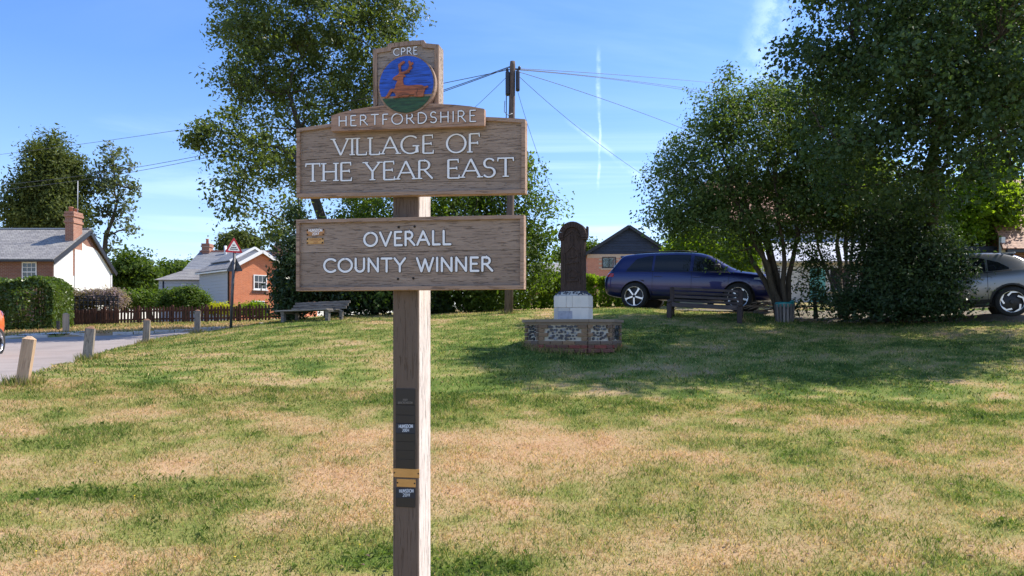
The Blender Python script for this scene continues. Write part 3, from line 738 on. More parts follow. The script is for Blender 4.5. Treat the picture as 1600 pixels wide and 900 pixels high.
ring = [(rc[0]+(rr+.010)*math.cos(2*math.pi*i/48), rc[1]+(rr+.010)*math.sin(2*math.pi*i/48)) for i in range(48)]
rnd = MB().prism(ring, YR, YC+.011).build('roundel', W_FR, sign)
horizon_z = lin(sg(598, 153.3, YR), sg(677, 149.5, YR))
circ = [(rc[0]+rr*math.cos(2*math.pi*i/64), rc[1]+rr*math.sin(2*math.pi*i/64)) for i in range(64)]
def carved(name, col):
    m, T, b, _ = new_mat(name); v = obvec(T, False); n = T.noise(T.vmath('MULTIPLY', v, (12, 12, 110)), 1, 4, .6, .8)
    T.link(T.mix(T.maprange(n, .32, .6), tuple(x*.35 for x in col), col), b.inputs['Base Color']); b.inputs['Roughness'].default_value = .55; bump(T, b, n, .7, .004); return m
MB().prism([p for p in circ if p[1] > horizon_z(p[0])], YR-.003, YR+.002).build('painted_sky', carved('roundel_blue', (.018, .10, .55)), rnd)
MB().prism([p for p in circ[32:]+circ[:32] if p[1] <= horizon_z(p[0])], YR-.0045, YR+.002).build('painted_grass', carved('roundel_green', (.025, .085, .030)), rnd)
Z3 = lambda x, y: sg(560+x/6, 60+y/6, YR-.004)
deer = [(325, 378), (348, 358), (376, 342), (386, 322), (404, 320), (420, 332), (442, 348), (444, 358), (422, 366), (420, 400), (427, 436), (468, 446), (540, 438), (600, 440), (624, 452), (652, 444), (659, 457), (632, 468), (622, 492), (612, 528), (610, 547), (575, 550), (532, 548), (524, 538), (480, 536), (472, 548), (400, 548), (372, 558), (336, 563), (331, 553), (356, 541), (345, 518), (333, 508), (322, 500), (312, 512), (292, 540), (272, 558), (244, 560), (262, 546), (280, 518), (294, 490), (311, 474), (336, 478), (346, 468), (351, 440), (364, 412), (367, 396), (345, 392), (328, 389)]
dm = MB(); dm.prism([Z3(*p) for p in deer], YR-.011, YR-.002)
for st, w in (([(398, 325), (390, 292), (392, 256), (402, 240), (428, 224)], .0125), ([(391, 290), (382, 262), (384, 246)], .007), ([(414, 328), (446, 320), (474, 300), (488, 268), (490, 246), (480, 222)], .0125), ([(470, 302), (500, 276)], .010), ([(489, 252), (510, 234)], .010), ([(440, 322), (476, 316)], .008)):
    dm.ribbon([Z3(*p) for p in st], w, YR-.002, .009+random.uniform(0, .0008), True)
dm.build('deer', carved('deer_brown', (.40, .115, .042)), rnd)
hp = MB()
hp.ribbon([Z3(555, 545), Z3(548, 515), Z3(560, 480)], .0025, YR-.0108, .0012, True); hp.ribbon([Z3(375, 545), Z3(430, 528), Z3(520, 532)], .003, YR-.0108, .0013, True)
hp.build('carved_line_shade', M_edge_shade, rnd)
# plaques down the front of the post
M_dark = pmat('dark_plaque', (.022, .018, .016), .45, .1, .3, 20); M_navy = pmat('navy_plaque', (.012, .018, .035), .4, .1, .2, 20)
M_ptxt = pmat('plaque_lettering', (.50, .55, .62), .5); M_dim = pmat('worn_lettering', (.16, .14, .12), .6)
FY = -PD/2
def pk(py): return 617.2 if py < 700 else 619.5
rows = [(607.5, 632, M_dark, [('2001', 629.5, 636.5, 626.5, 3), ('BRICKENDON', 622, 644.5, 631, 3.2)]), (633, 648, M_dark, ()), (648.7, 661, M_dark, ()),
        (662, 676.5, M_navy, [('HUNSDON', 623.3, 645, 668.6, 5), ('2004', 628.8, 639.3, 674.6, 4.6)]), (677.3, 689.6, M_dark, ()), (690.3, 703, M_dark, ()), (703.7, 717, M_dark, ()), (717.7, 731.5, M_dark, ()),
        (733, 745.2, M_brass2, ()), (749, 760.2, M_brass2, ()), (763, 777.5, M_navy, [('HUNSDON', 624, 646, 769.6, 5), ('2011', 629.6, 640.2, 775.8, 4.6)]), (778.3, 791.5, M_dark, ())]
for a, c, mt, tx in rows:
    l, r = (614.8, 655.6) if a == 733 else ((620, 649.8) if a == 749 else (618.5, 648.8))
    plaque(l, a, r, c, FY-.001, mt, sign, tx, M_ptxt if mt is M_navy else M_dim, 2 if a in (733, 749) else 0)

# ------------------------------------------------------------ trees and shrubs
def leaf_arrays(C, size, up=.35, aspect=.55, bias=None):
    n = len(C); nr = rng.normal(size=(n, 3)); nr[:, 2] += up*2
    if bias is not None: nr = nr*.75 + bias
    nr /= np.linalg.norm(nr, axis=1)[:, None]
    t = rng.normal(size=(n, 3)); t[:, 2] -= .35; t -= nr*(t*nr).sum(1)[:, None]; t /= np.linalg.norm(t, axis=1)[:, None]
    b = np.cross(nr, t); s = size*(.5+1.0*rng.random(n)**1.3); L = (t.T*s).T; B = (b.T*s*aspect*.5).T; U = (nr.T*s*.12).T
    V = np.stack([C-L*.5, C+B+U-L*.08, C+L*.5, C-B+U-L*.08], 1).reshape(-1, 3)
    k = np.arange(n)*4; F = np.stack([np.c_[k, k+1, k+2], np.c_[k, k+2, k+3]], 1).reshape(-1, 3)
    return V, F
def lobe(px, py, rx, ry, d, rd=None, w=1.0):
    c = gp(px, py, d); k = d/FPX
    return (c[0], c[1], c[2], rx*k, rd if rd else (rx+ry)/2*k, ry*k, w)
def in_lobe(l, n, shell=.45):
    v = rng.normal(size=(n, 3)); v /= np.linalg.norm(v, axis=1)[:, None]
    r = (shell**3+(1-shell**3)*rng.random(n))**(1/3); v = v*r[:, None]
    return np.c_[l[0]+v[:, 0]*l[3], l[1]+v[:, 1]*l[4], l[2]+v[:, 2]*l[5]]
def make_plant(name, label, cat, base, lobes, nclu, nleaf, size, mat, trunk_r=.15, stems=1, sig=.32, up=.35, group=None, bark=None, shell=.45, fork=.35, twig=.012, aspect=.55, clump=.5, flat=.7, crown='crown', limb_lift=.0, zmin=None, stem_spread=.25, tip=None):
    root = thing(name, label, cat, base, 0, group)
    base = Vector(base); vol = np.array([l[3]*l[4]*l[5] for l in lobes])**(.72)*np.array([l[6] for l in lobes]); vol /= vol.sum()
    wood_ = MB(); nodes = []                         # (pos, radius)
    topl = [Vector(l[:3]) for l in lobes]
    # stems rise from the base and a limb runs to every lobe
    mids = []
    cen = sum(topl, Vector())/len(topl)
    for s in range(stems):
        a = 2*math.pi*s/stems+.7; off = Vector((math.cos(a), math.sin(a), 0))
        hgt_ = (cen.z-base.z)
        p0 = base + off*(trunk_r*1.2 if stems > 1 else 0) + Vector((0, 0, -.1))
        tgt = (cen if stems == 1 else cen*.6 + topl[s % len(topl)]*.4) + off*(hgt_*stem_spread if stems > 1 else 0)
        pts = []; rad = []; n = 8
        for i in range(n):
            t = i/(n-1); p = p0.lerp(tgt, t); p.x = p0.x+(tgt.x-p0.x)*t**1.3; p.y = p0.y+(tgt.y-p0.y)*t**1.3
            p += Vector((random.uniform(-1, 1), random.uniform(-1, 1), 0))*.035*hgt_*min(1, t*2)*.7
            pts.append(p); rad.append(trunk_r*(1.25 if i == 0 else 1)*(1-.72*t))
            if t >= fork: nodes.append((p, rad[-1]))
        wood_.tube(pts, rad, 10)
    for l, tp in zip(lobes, topl):
        # attach to the closest lower node
        best = min(nodes, key=lambda q: (q[0]-tp).length + (1.2 if q[0].z > tp.z else 0)*abs(q[0].z-tp.z))
        p0, r0 = best; n = 6; pts = []; rad = []
        for i in range(n):
            t = i/(n-1); p = p0.lerp(tp, t) + Vector((random.uniform(-1, 1), random.uniform(-1, 1), random.uniform(-1, 1)))*.05*(tp-p0).length*(1 if 0 < i < n-1 else 0)
            p.z += limb_lift*math.sin(math.pi*t)*(tp-p0).length
            pts.append(p); rad.append(max(twig*1.5, r0*.62*(1-.75*t)))
        if (tp-p0).length > .15:
            wood_.tube(pts, rad, 7); nodes += list(zip(pts[2:], rad[2:]))
    # clusters of leaves on twigs
    cc = []
    for l, f in zip(lobes, vol): cc.append(in_lobe(l, max(2, int(round(nclu*f))), shell))
    cb = np.vstack([(q-np.array(l[:3]))/np.array(l[3:6]) for q, l in zip(cc, lobes)]); cc = np.vstack(cc); cb = cb + rng.normal(size=cb.shape)*.45
    if zmin is not None: cc = cc[cc[:, 2] > zmin(cc[:, 0], cc[:, 1])] if callable(zmin) else cc[cc[:, 2] > zmin]
    NP = np.array([tuple(q[0]) for q in nodes])
    D = np.linalg.norm(cc[:, None, :]-NP[None], axis=2); bi = D.argmin(1)
    for c, k, dmin in zip(cc, bi, D.min(1)):
        p0 = nodes[k][0]; r0 = min(nodes[k][1]*.5, twig*2.2); c = Vector(c)
        if dmin < .1: continue
        m = p0.lerp(c, .5) + Vector((random.uniform(-1, 1), random.uniform(-1, 1), random.uniform(-.2, 1)))*.12*dmin
        wood_.tube([p0, m, c], [r0, r0*.6, twig*.35], 4, False)
    per = nleaf//len(cc); ct = rng.random(len(cc))
    sg_ = sig*(.55+.9*rng.random(len(cc)))
    P = cc[:, None, :] + np.clip(rng.normal(size=(len(cc), per, 3)), -1.7, 1.7)*sg_[:, None, None]*np.array([1, 1, flat])
    tint = np.clip(ct[:, None]*clump + rng.random((len(cc), per))*(1-clump), 0, 1).ravel()
    P = P.reshape(-1, 3); bias = np.repeat(cb*.9, per, 0)
    if zmin is None:
        ok = P[:, 2] > base.z+.02; P = P[ok]; tint = tint[ok]; bias = bias[ok]
    V, F = leaf_arrays(P, size, up, aspect, bias)
    b_ = np.array(base)
    wm = MB(); wm.v = [(x-b_[0], y-b_[1], z-b_[2]) for x, y, z in wood_.v]; wm.f = wood_.f; wm.sm = wood_.sm
    wo = wm.mesh_fast('trunk', bark or M_bark); link_obj('trunk', wo, root)
    np_mesh(crown, V-b_, F, mat, root, {'tint': ('FACE', np.repeat(tint, 2))})
    return root
def _mf(s, name, mat):
    me = bpy.data.meshes.new(name); me.from_pydata(s.v, [], s.f); me.polygons.foreach_set('use_smooth', s.sm); me.materials.append(mat); return me
MB.mesh_fast = _mf
M_barkp = wood('pale_bark', (.34, .29, .22), (.12, .10, .075), 'z', .8, .95, crack=.4)
L_oak = leafmat('leaf_broad', (.055, .085, .018), (.17, .21, .06), .48, .4, .40)
L_mid = leafmat('leaf_mid', (.045, .085, .012), (.13, .19, .03), .5, .3)
L_ivy = leafmat('leaf_ivy', (.018, .038, .012), (.055, .09, .026), .25, .4, .4)
L_elder = leafmat('leaf_elder', (.060, .108, .028), (.165, .225, .07), .44, .3)
L_dark = leafmat('leaf_dark', (.036, .070, .026), (.10, .155, .058), .40, .3, .5)
L_shrub = leafmat('leaf_shrub', (.026, .052, .020), (.075, .120, .045), .36, .35, .45)
L_lime = leafmat('leaf_lime', (.10, .17, .014), (.25, .34, .035), .65, .25)
L_con = leafmat('leaf_cypress', (.045, .070, .020), (.15, .17, .05), .35, .15, .6)
L_thin = leafmat('leaf_thin', (.06, .085, .035), (.14, .165, .08), .4, .3)
L_hedge = leafmat('leaf_hedge', (.042, .075, .016), (.13, .19, .04), .35, .5, .35)
L_yel = leafmat('leaf_golden', (.30, .30, .02), (.50, .48, .04), .5, .2)
L_lav = leafmat('leaf_mauve', (.17, .14, .13), (.40, .30, .34), .4, .1, .8)
L_brn = leafmat('leaf_brownish', (.10, .085, .04), (.26, .20, .10), .4, .1, .8)
def on_ground(px, d, dz=0): x = (px-800)/FPX*d; return (x, d, H(x, d)+dz)

make_plant('tall_tree', 'tall spreading broadleaf tree rising behind the left part of the carved sign', 'tree', on_ground(520, 28),
    [lobe(480, 20, 120, 70, 28), lobe(415, 85, 85, 65, 27.5), lobe(560, 60, 85, 95, 28), lobe(480, 165, 105, 65, 28), lobe(345, 205, 52, 38, 24.8), lobe(390, 245, 65, 50, 25.2), lobe(360, 130, 36, 46, 26),
     lobe(475, 265, 75, 50, 28.5), lobe(600, 170, 55, 60, 28.5), lobe(500, -80, 150, 80, 28.5), lobe(375, 305, 42, 36, 24.8), lobe(380, 40, 48, 55, 28), lobe(620, 10, 36, 55, 28), lobe(440, 345, 40, 30, 25), lobe(560, 260, 70, 50, 28.5), lobe(315, 200, 24, 20, 24.8)],
    760, 72000, .135, L_oak, .26, 1, .27, twig=.016, shell=.35, clump=.45)
make_plant('bushy_tree', 'bushy green tree filling the view between and right of the sign boards', 'tree', on_ground(690, 25.5),
    [lobe(640, 320, 130, 65, 25.5), lobe(560, 400, 90, 90, 25.5), lobe(725, 330, 95, 55, 25), lobe(800, 310, 45, 60, 25), lobe(826, 265, 20, 32, 25), lobe(832, 345, 42, 50, 24.8),
     lobe(790, 420, 60, 70, 24.8), lobe(650, 430, 110, 70, 25), lobe(838, 400, 30, 55, 25), lobe(720, 440, 90, 60, 24.5), lobe(620, 430, 90, 60, 23.3), lobe(700, 400, 80, 60, 23.4)],
    760, 70000, .12, L_mid, .16, 3, .30, shell=.4)
make_plant('ivy_shrub', 'dark ivy clad shrub beside the weathered bench, left of the lower board', 'shrub', on_ground(452, 23.2),
    [lobe(449, 440, 20, 48, 23.2), lobe(458, 385, 14, 36, 23.4), lobe(480, 440, 45, 55, 23.2), lobe(545, 440, 50, 55, 23.5), lobe(448, 480, 22, 22, 23.0), lobe(462, 335, 12, 20, 23.6), lobe(590, 455, 40, 45, 23.4), lobe(650, 460, 45, 38, 23.4)],
    420, 44000, .11, L_ivy, .12, 3, .2, shell=.2, fork=.15)
make_plant('elder_tree', 'many stemmed spreading tree with fine leaves behind the dark bench', 'tree', on_ground(1224, 20.3),
    [lobe(1115, 260, 85, 85, 20), lobe(1185, 230, 90, 90, 20.3), lobe(1058, 290, 48, 55, 19.8), lobe(1125, 180, 48, 48, 20), lobe(1100, 345, 75, 42, 19.6), lobe(1190, 335, 85, 55, 20),
     lobe(1270, 260, 75, 90, 20.5), lobe(1130, 130, 24, 24, 20, w=.45), lobe(1200, 150, 40, 30, 20.3), lobe(1040, 345, 36, 30, 19.7), lobe(1150, 395, 30, 20, 19.9, w=.5), lobe(1255, 360, 60, 50, 20.6, w=.6), lobe(1285, 190, 60, 75, 20.6), lobe(1300, 330, 60, 60, 20.8, w=.7), lobe(1240, 175, 50, 50, 20.4)],
    780, 74000, .085, L_elder, .085, 7, .22, twig=.009, fork=.3, shell=.3, stem_spread=.16)
make_plant('lime_tree', 'large dark overhanging tree at the top right casting shade on the green', 'tree', on_ground(1440, 20.8),
    [lobe(1330, 55, 95, 85, 15.5), lobe(1450, 115, 120, 110, 15), lobe(1560, 60, 110, 120, 14.5), lobe(1570, 205, 75, 85, 14.5), lobe(1410, 205, 95, 60, 15.5), lobe(1275, 95, 58, 52, 15.8),
     lobe(1450, -70, 190, 110, 15.5, 2.6), lobe(1400, 110, 110, 90, 17.8, 2.2, .8), lobe(1530, 130, 120, 110, 17.8, 2.2, .8), lobe(1680, 120, 130, 140, 17.5, 2.4, .8), lobe(1830, 60, 140, 170, 16.5, 2.6, .7), lobe(1480, 0, 150, 90, 18.5, 2.4, .6), lobe(1660, -40, 150, 110, 18.5, 2.4, .6), lobe(1660, 100, 110, 160, 15), lobe(1320, 225, 65, 55, 15.8), lobe(1480, 260, 60, 50, 15.5), lobe(1640, 270, 60, 60, 15), lobe(1340, -60, 110, 70, 16), lobe(1500, -160, 200, 90, 16), lobe(1360, 290, 60, 35, 16.5), lobe(1265, 170, 45, 45, 16.5, w=.7), lobe(1300, 290, 40, 40, 17.5, w=.6), lobe(1420, 310, 70, 40, 18)],
    1350, 116000, .090, L_dark, .24, 1, .25, twig=.012, fork=.3, shell=.25, aspect=.8)
make_plant('dense_shrub', 'big dark shrub touching the grass between litter bin and silver car', 'shrub', on_ground(1410, 19.2),
    [lobe(1365, 440, 36, 52, 19.2), lobe(1425, 430, 70, 72, 19.0), lobe(1472, 440, 36, 55, 18.8), lobe(1400, 365, 80, 45, 19.4), lobe(1450, 470, 58, 32, 18.6), lobe(1325, 470, 24, 26, 19.2, w=.5), lobe(1490, 400, 26, 26, 18.8, w=.8), lobe(1380, 330, 30, 30, 19.6, w=.7), lobe(1440, 345, 26, 30, 19.5, w=.7), lobe(1370, 480, 60, 24, 18.9), lobe(1395, 420, 50, 60, 19.3, w=.7)],
    470, 42000, .095, L_shrub, .06, 6, .24, shell=.1, fork=.15, stem_spread=.2, clump=.75)
make_plant('hawthorn_tree', 'slanting pale stemmed tree between the litter bin and the dark shrub', 'tree', on_ground(1318, 20.9),
    [lobe(1275, 290, 50, 50, 20.8), lobe(1340, 270, 55, 55, 21), lobe(1395, 300, 45, 45, 21), lobe(1235, 310, 30, 30, 20.8, w=.6), lobe(1345, 345, 40, 26, 20.9, w=.5)], 260, 17000, .085, L_elder, .06, 7, .2, fork=.42, shell=.2, stem_spread=.22, bark=M_barkp, twig=.010)
make_plant('sapling', 'loose low leafy growth between the litter bin and the dark shrub', 'shrub', on_ground(1275, 20.6),
    [lobe(1262, 440, 26, 34, 20.6), lobe(1290, 470, 30, 22, 20.3), lobe(1285, 410, 24, 30, 20.8), lobe(1250, 480, 24, 16, 20.4)], 80, 2400, .085, L_shrub, .03, 4, .17, shell=.1)
make_plant('maple_tree', 'bright sunlit green tree behind the dark shrub, in front of the tiled house', 'tree', on_ground(1500, 25.5),
    [lobe(1515, 320, 60, 55, 25.5), lobe(1560, 300, 36, 45, 25.3), lobe(1450, 345, 55, 45, 25.8), lobe(1535, 265, 30, 36, 25.5), lobe(1345, 300, 50, 50, 26.5), lobe(1490, 375, 50, 26, 25), lobe(1555, 350, 28, 26, 25)],
    300, 24000, .15, L_lime, .12, 2, .27)
make_plant('hazel_bush', 'small sunlit leafy tree over the bonnet of the blue car', 'tree', on_ground(1110, 27.5),
    [lobe(1085, 390, 34, 32, 27.5), lobe(1130, 395, 40, 36, 27.3), lobe(1160, 405, 22, 26, 27.2), lobe(1060, 385, 20, 20, 27.6), lobe(1175, 385, 14, 16, 27)],
    150, 13000, .13, L_lime, .05, 3, .24)
make_plant('cypress_tree', 'broad dark cypress behind the slate roof of the white gabled cottage', 'tree', on_ground(85, 62),
    [lobe(82, 275, 52, 55, 62), lobe(60, 315, 46, 45, 61.5), lobe(100, 280, 30, 46, 61.5), lobe(102, 325, 28, 34, 61), lobe(35, 330, 26, 28, 62), lobe(85, 345, 60, 30, 61), lobe(80, 235, 24, 20, 62), lobe(30, 352, 26, 18, 61)],
    420, 32000, .30, L_con, .5, 1, .50, shell=.35, flat=1.1, aspect=.45)
make_plant('ash_tree', 'slim open tree showing its branches beside the cypress', 'tree', on_ground(150, 63),
    [lobe(175, 250, 34, 26, 63), lobe(188, 290, 28, 28, 63), lobe(160, 285, 26, 34, 63), lobe(192, 325, 22, 20, 63), lobe(165, 330, 24, 22, 63), lobe(190, 360, 20, 20, 63, w=.7), lobe(175, 385, 22, 14, 63, w=.7), lobe(205, 295, 12, 14, 63)],
    150, 2800, .30, L_thin, .34, 1, .26, twig=.045, shell=.2, fork=.3)
for (nm, lab, px, d, lbs, nl, mt) in (
    ('background_tree', 'rounded sunny tree beyond the garden, right of the white gable', 212, 80, [(212, 430, 36, 36), (190, 430, 22, 30), (232, 445, 26, 26), (200, 455, 34, 22)], 12000, L_mid),
    ('background_tree', 'low pale tree line next to the grey weatherboarded wing', 272, 84, [(270, 428, 36, 18), (250, 445, 30, 18), (296, 425, 16, 14), (275, 455, 40, 16)], 9000, L_mid),
    ('background_tree', 'small dark conifer showing over the roofs behind the warning sign', 374, 84, [(374, 378, 26, 16), (360, 385, 20, 12), (392, 386, 18, 10), (375, 400, 28, 14)], 7000, L_con),
    ('background_tree', 'distant tree glimpsed just above the low dark shed', 900, 95, [(925, 385, 10, 6), (905, 392, 30, 8), (880, 400, 24, 10)], 3500, L_mid),
    ('background_tree', 'low garden growth behind the brown fence, right of the trellis', 235, 50, [(228, 470, 46, 10), (205, 468, 26, 12), (262, 466, 26, 10)], 6000, L_mid)):
    make_plant(nm, lab, 'tree', on_ground(px, d), [lobe(*l, d) for l in lbs], 120, nl, .42 if d > 60 else .22, mt, .25, 1, .55 if d > 60 else .25, group='trees beyond the gardens', twig=.04, shell=.2)

# hedges: leaves through the outer skin of a clipped body, woody stems within
def hedge(name, label, path, w, h0, h1, nleaf, size, mat, wob=.12, top=None, seed=1):
    P = np.array(path, float); seg = np.diff(P, axis=0); sl = np.linalg.norm(seg, axis=1); cs = np.r_[0, np.cumsum(sl)]
    bx, by = P[0]; bz = H(bx, by); root = thing(name, label, 'hedge', (bx, by, bz))
    t = rng.random(nleaf)*cs[-1]; k = np.clip(np.searchsorted(cs, t)-1, 0, len(sl)-1); f = (t-cs[k])/sl[k]
    c = P[k]+seg[k]*f[:, None]; nn = np.c_[-seg[k][:, 1], seg[k][:, 0]]/sl[k][:, None]
    side = rng.random(nleaf); a = np.where(side < .36, -1, np.where(side < .5, 1, 0)); z = rng.random(nleaf); u = rng.random(nleaf)*2-1
    bul = 1+.22*(vnoise(t, z*3, .9, seed)-.5)*2*wob/.12
    off = np.where(a != 0, a*(w/2*bul*(1-.25*z**4)-rng.random(nleaf)**2*.22), u*w/2)
    htop = h1*(1+.10*(vnoise(t, t*0, 1.3, seed+1)-.5)*2) + .12*(vnoise(t, off, .35, seed+2)-.5)
    zz = np.where(a != 0, z*htop, htop - rng.random(nleaf)**2*.25 + .06*rng.random(nleaf))
    cap_ = rng.random(nleaf) < .10; t = np.where(cap_, cs[-1]-rng.random(nleaf)**2*.3, t); k = np.where(cap_, len(sl)-1, k); f = (t-cs[k])/sl[k]; c = P[k]+seg[k]*f[:, None]; nn = np.c_[-seg[k][:, 1], seg[k][:, 0]]/sl[k][:, None]; off = np.where(cap_, u*w/2, off); zz = np.where(cap_, z*htop, zz)
    end = np.minimum(t, cs[-1]-t); zz = np.where(end < .5, zz*(.82+.36*end), zz)
    xy = c+nn*off[:, None]; g = rbf(xy[:, 0], xy[:, 1]); C = np.c_[xy, g+h0+zz]
    tint = np.clip(.25+.75*rng.random(nleaf)*(.5+.9*vnoise(t, zz+off, .5, seed+4)), 0, 1)
    V, F = leaf_arrays(C, size, .25, .6); np_mesh('foliage', V-np.array((bx, by, bz)), F, mat, root, {'tint': ('FACE', np.repeat(tint, 2))})
    mb = MB()
    for i in range(int(cs[-1]/.12)):
        tt = random.random()*cs[-1]; kk = int(np.clip(np.searchsorted(cs, tt)-1, 0, len(sl)-1)); q = P[kk]+seg[kk]*(tt-cs[kk])/sl[kk]
        nv = np.array((-seg[kk][1], seg[kk][0]))/sl[kk]; q = q+nv*random.uniform(-.3, .3)*w; gz = H(q[0], q[1])
        e = q+nv*random.uniform(-.35, .35)*w; mb.tube([(q[0]-bx, q[1]-by, gz-bz-.05), ((q[0]+e[0])/2-bx+random.uniform(-.1, .1), (q[1]+e[1])/2-by, gz-bz+h1*.5), (e[0]-bx+random.uniform(-.2, .2), e[1]-by, gz-bz+h1*.93)], [.03, .02, .006], 5, False)
    link_obj('stems', mb.mesh_fast('stems', M_bark), root); return root
x0 = gp(98, 515, 29)[0]
hedge('garden_hedge', 'clipped dark green hedge along the road in front of the brick cottage', [(-30, 28.6), (-20, 29.6), (x0-.55, 30)], 1.9, .0, 1.92, 46000, .135, L_hedge, wob=.3)
hedge('garden_hedge', 'bright yellow green hedge behind the monument and blue car', [(-1.5, 30.2), (.9, 29.0), (3.2, 28.2), (6, 28)], 1.3, 0, 1.1, 30000, .12, L_lime, seed=5)
make_plant('round_shrub', 'rounded green shrub on the brown fence left of the warning sign', 'shrub', on_ground(290, 35.5),
    [lobe(278, 469, 24, 14, 35.5), lobe(300, 467, 22, 15, 35.3), lobe(288, 461, 22, 10, 35.5), lobe(310, 474, 14, 12, 35.2), lobe(262, 474, 12, 9, 35.5)], 170, 17000, .11, L_mid, .05, 3, .16, up=.6)
make_plant('mauve_shrub', 'grey mauve flowering shrub over the dark trellis', 'shrub', on_ground(160, 35),
    [lobe(168, 462, 22, 9, 35), lobe(180, 470, 14, 14, 35), lobe(150, 464, 20, 8, 35)], 120, 9000, .09, L_lav, .04, 3, .16, up=.8)
make_plant('brown_shrub', 'straw coloured climber on the left end of the dark trellis', 'shrub', on_ground(120, 35),
    [lobe(118, 466, 18, 10, 35), lobe(138, 464, 16, 9, 35), lobe(128, 476, 26, 12, 35)], 120, 8000, .09, L_brn, .04, 3, .16)
make_plant('golden_shrub', 'golden yellow shrub behind the fence by the warning sign post', 'shrub', on_ground(338, 37),
    [lobe(338, 482, 18, 7, 37), lobe(328, 484, 10, 6, 37), lobe(350, 484, 9, 6, 37)], 70, 6000, .09, L_yel, .03, 3, .13)
make_plant('green_shrub', 'fresh green shrub under the window of the red brick gable', 'shrub', on_ground(392, 38),
    [lobe(378, 486, 14, 8, 38), lobe(398, 482, 14, 9, 38), lobe(408, 488, 10, 8, 38)], 80, 7000, .10, L_lime, .03, 3, .14)

# ------------------------------------------------------------ houses
B_dark = brickmat('brown_brick', (.22, .085, .05), (.16, .06, .04), (.30, .25, .20))
B_red = brickmat('orange_brick', (.62, .19, .075), (.48, .135, .055), (.46, .30, .20), blotch=.25)
B_soft = brickmat('pale_red_brick', (.62, .23, .13), (.52, .18, .10), (.55, .40, .30), blotch=.2)
B_old = brickmat('old_brick', (.30, .13, .08), (.22, .09, .06), (.40, .34, .28))
B_chim = brickmat('chimney_brick', (.36, .15, .09), (.27, .11, .07), (.42, .34, .27))
S_grey = slatemat('grey_slate', (.205, .195, .19), (.30, .285, .27))
S_blue = slatemat('blue_slate', (.17, .18, .20), (.24, .25, .27), la=.2)
S_dark = slatemat('dark_slate', (.035, .04, .05), (.05, .055, .07), la=.1)
S_tile = slatemat('clay_tile', (.36, .17, .10), (.45, .23, .14), w=.17, h=.17, lichen=(.20, .13, .09))
M_buff = pmat('buff_brick', (.52, .38, .27), .85, var=.2, scale=10, bmp=.3)
M_clad = pmat('grey_cladding', (.42, .44, .48), .7, var=.10, scale=5)
M_black = wood('black_boards', (.050, .066, .105), (.022, .028, .042), 'x', .7, .6, .25)
m, T, b, _ = new_mat('white_render'); o_ = T.node('ShaderNodeTexCoord').outputs['Object']
bk = T.node('ShaderNodeTexBrick'); xx, yy, zz = T.sep(o_); T.link(T.comb(T.math('ADD', xx, yy), zz, 0.0), bk.inputs['Vector'])
bk.inputs['Scale'].default_value = 1; bk.inputs['Brick Width'].default_value = .23; bk.inputs['Row Height'].default_value = .075; bk.inputs['Mortar Size'].default_value = .008; bk.inputs['Mortar Smooth'].default_value = 1
nz = T.noise(o_, 1.2, 5, .65); T.link(T.mix(T.maprange(nz, .4, .8), (.74, .73, .69), (.58, .56, .50)), b.inputs['Base Color']); b.inputs['Roughness'].default_value = .8
bump(T, b, T.math('ADD', T.math('MULTIPLY', bk.outputs['Fac'], -.6), T.math('MULTIPLY', T.noise(o_, 12, 3), .6)), .5, .02); M_render = m
M_pot = pmat('clay_pot', (.45, .20, .13), .8); M_lead = pmat('grey_lead', (.35, .36, .38), .5, .3)
M_gut = pmat('black_gutter', (.02, .02, .022), .4); M_blind = pmat('dark_blind', (.05, .05, .055), .6)

def wallM(origin, ang):
    """frame on a wall: u along the wall, -y outward, z up"""
    return Matrix.Translation(origin) @ Matrix.Rotation(ang, 4, 'Z')
def window(parent, M, u, z, w, h, cols, rows, fm, fw=.05, sill=True, bar=.022, sash=True, glass=None, arch=False):
    f = MB()
    f.box(u, u+fw, -.05, .02, z, z+h, M); f.box(u+w-fw, u+w, -.05, .02, z, z+h, M)
    f.box(u+fw, u+w-fw, -.048, .02, z, z+fw, M); f.box(u+fw, u+w-fw, -.048, .02, z+h-fw*(1.5 if arch else 1), z+h, M)
    iw, ih = w-2*fw, h-2*fw
    for i in range(1, cols): f.box(u+fw+iw*i/cols-bar/2, u+fw+iw*i/cols+bar/2, -.036, -.012, z+fw, z+h-fw, M)
    for j in range(1, rows):
        bb = bar*(2 if sash and j == rows//2 else 1); f.box(u+fw, u+w-fw, -.040, -.013, z+fw+ih*j/rows-bb/2, z+fw+ih*j/rows+bb/2, M)
    o = f.build('window', fm, parent)
    MB().box(u+fw*.5, u+w-fw*.5, -.022, -.002, z+fw*.5, z+h-fw*.5, M).build('pane', glass or M_glass, o)
    if sill: MB().box(u-.06, u+w+.06, -.12, .02, z-.07, z-.003, M).build('sill', fm, o)
    return o
def gable_body(name, x0, x1, y0, y1, z0, ze, ridge, zr, axis, mat, parent, M=None, zb=None):
    """house body with the ridge along an axis ('x': gables on the x ends)"""
    zb = zb if zb is not None else ze
    mb = MB()
    if axis == 'x': mb.prism([(y0, z0), (y1, z0), (y1, zb), (ridge, zr), (y0, ze)], x0, x1, 'x', M)
    else: mb.prism([(x0, z0), (x1, z0), (x1, zb), (ridge, zr), (x0, ze)], y0, y1, 'y', M)
    return mb.build(name, mat, parent)
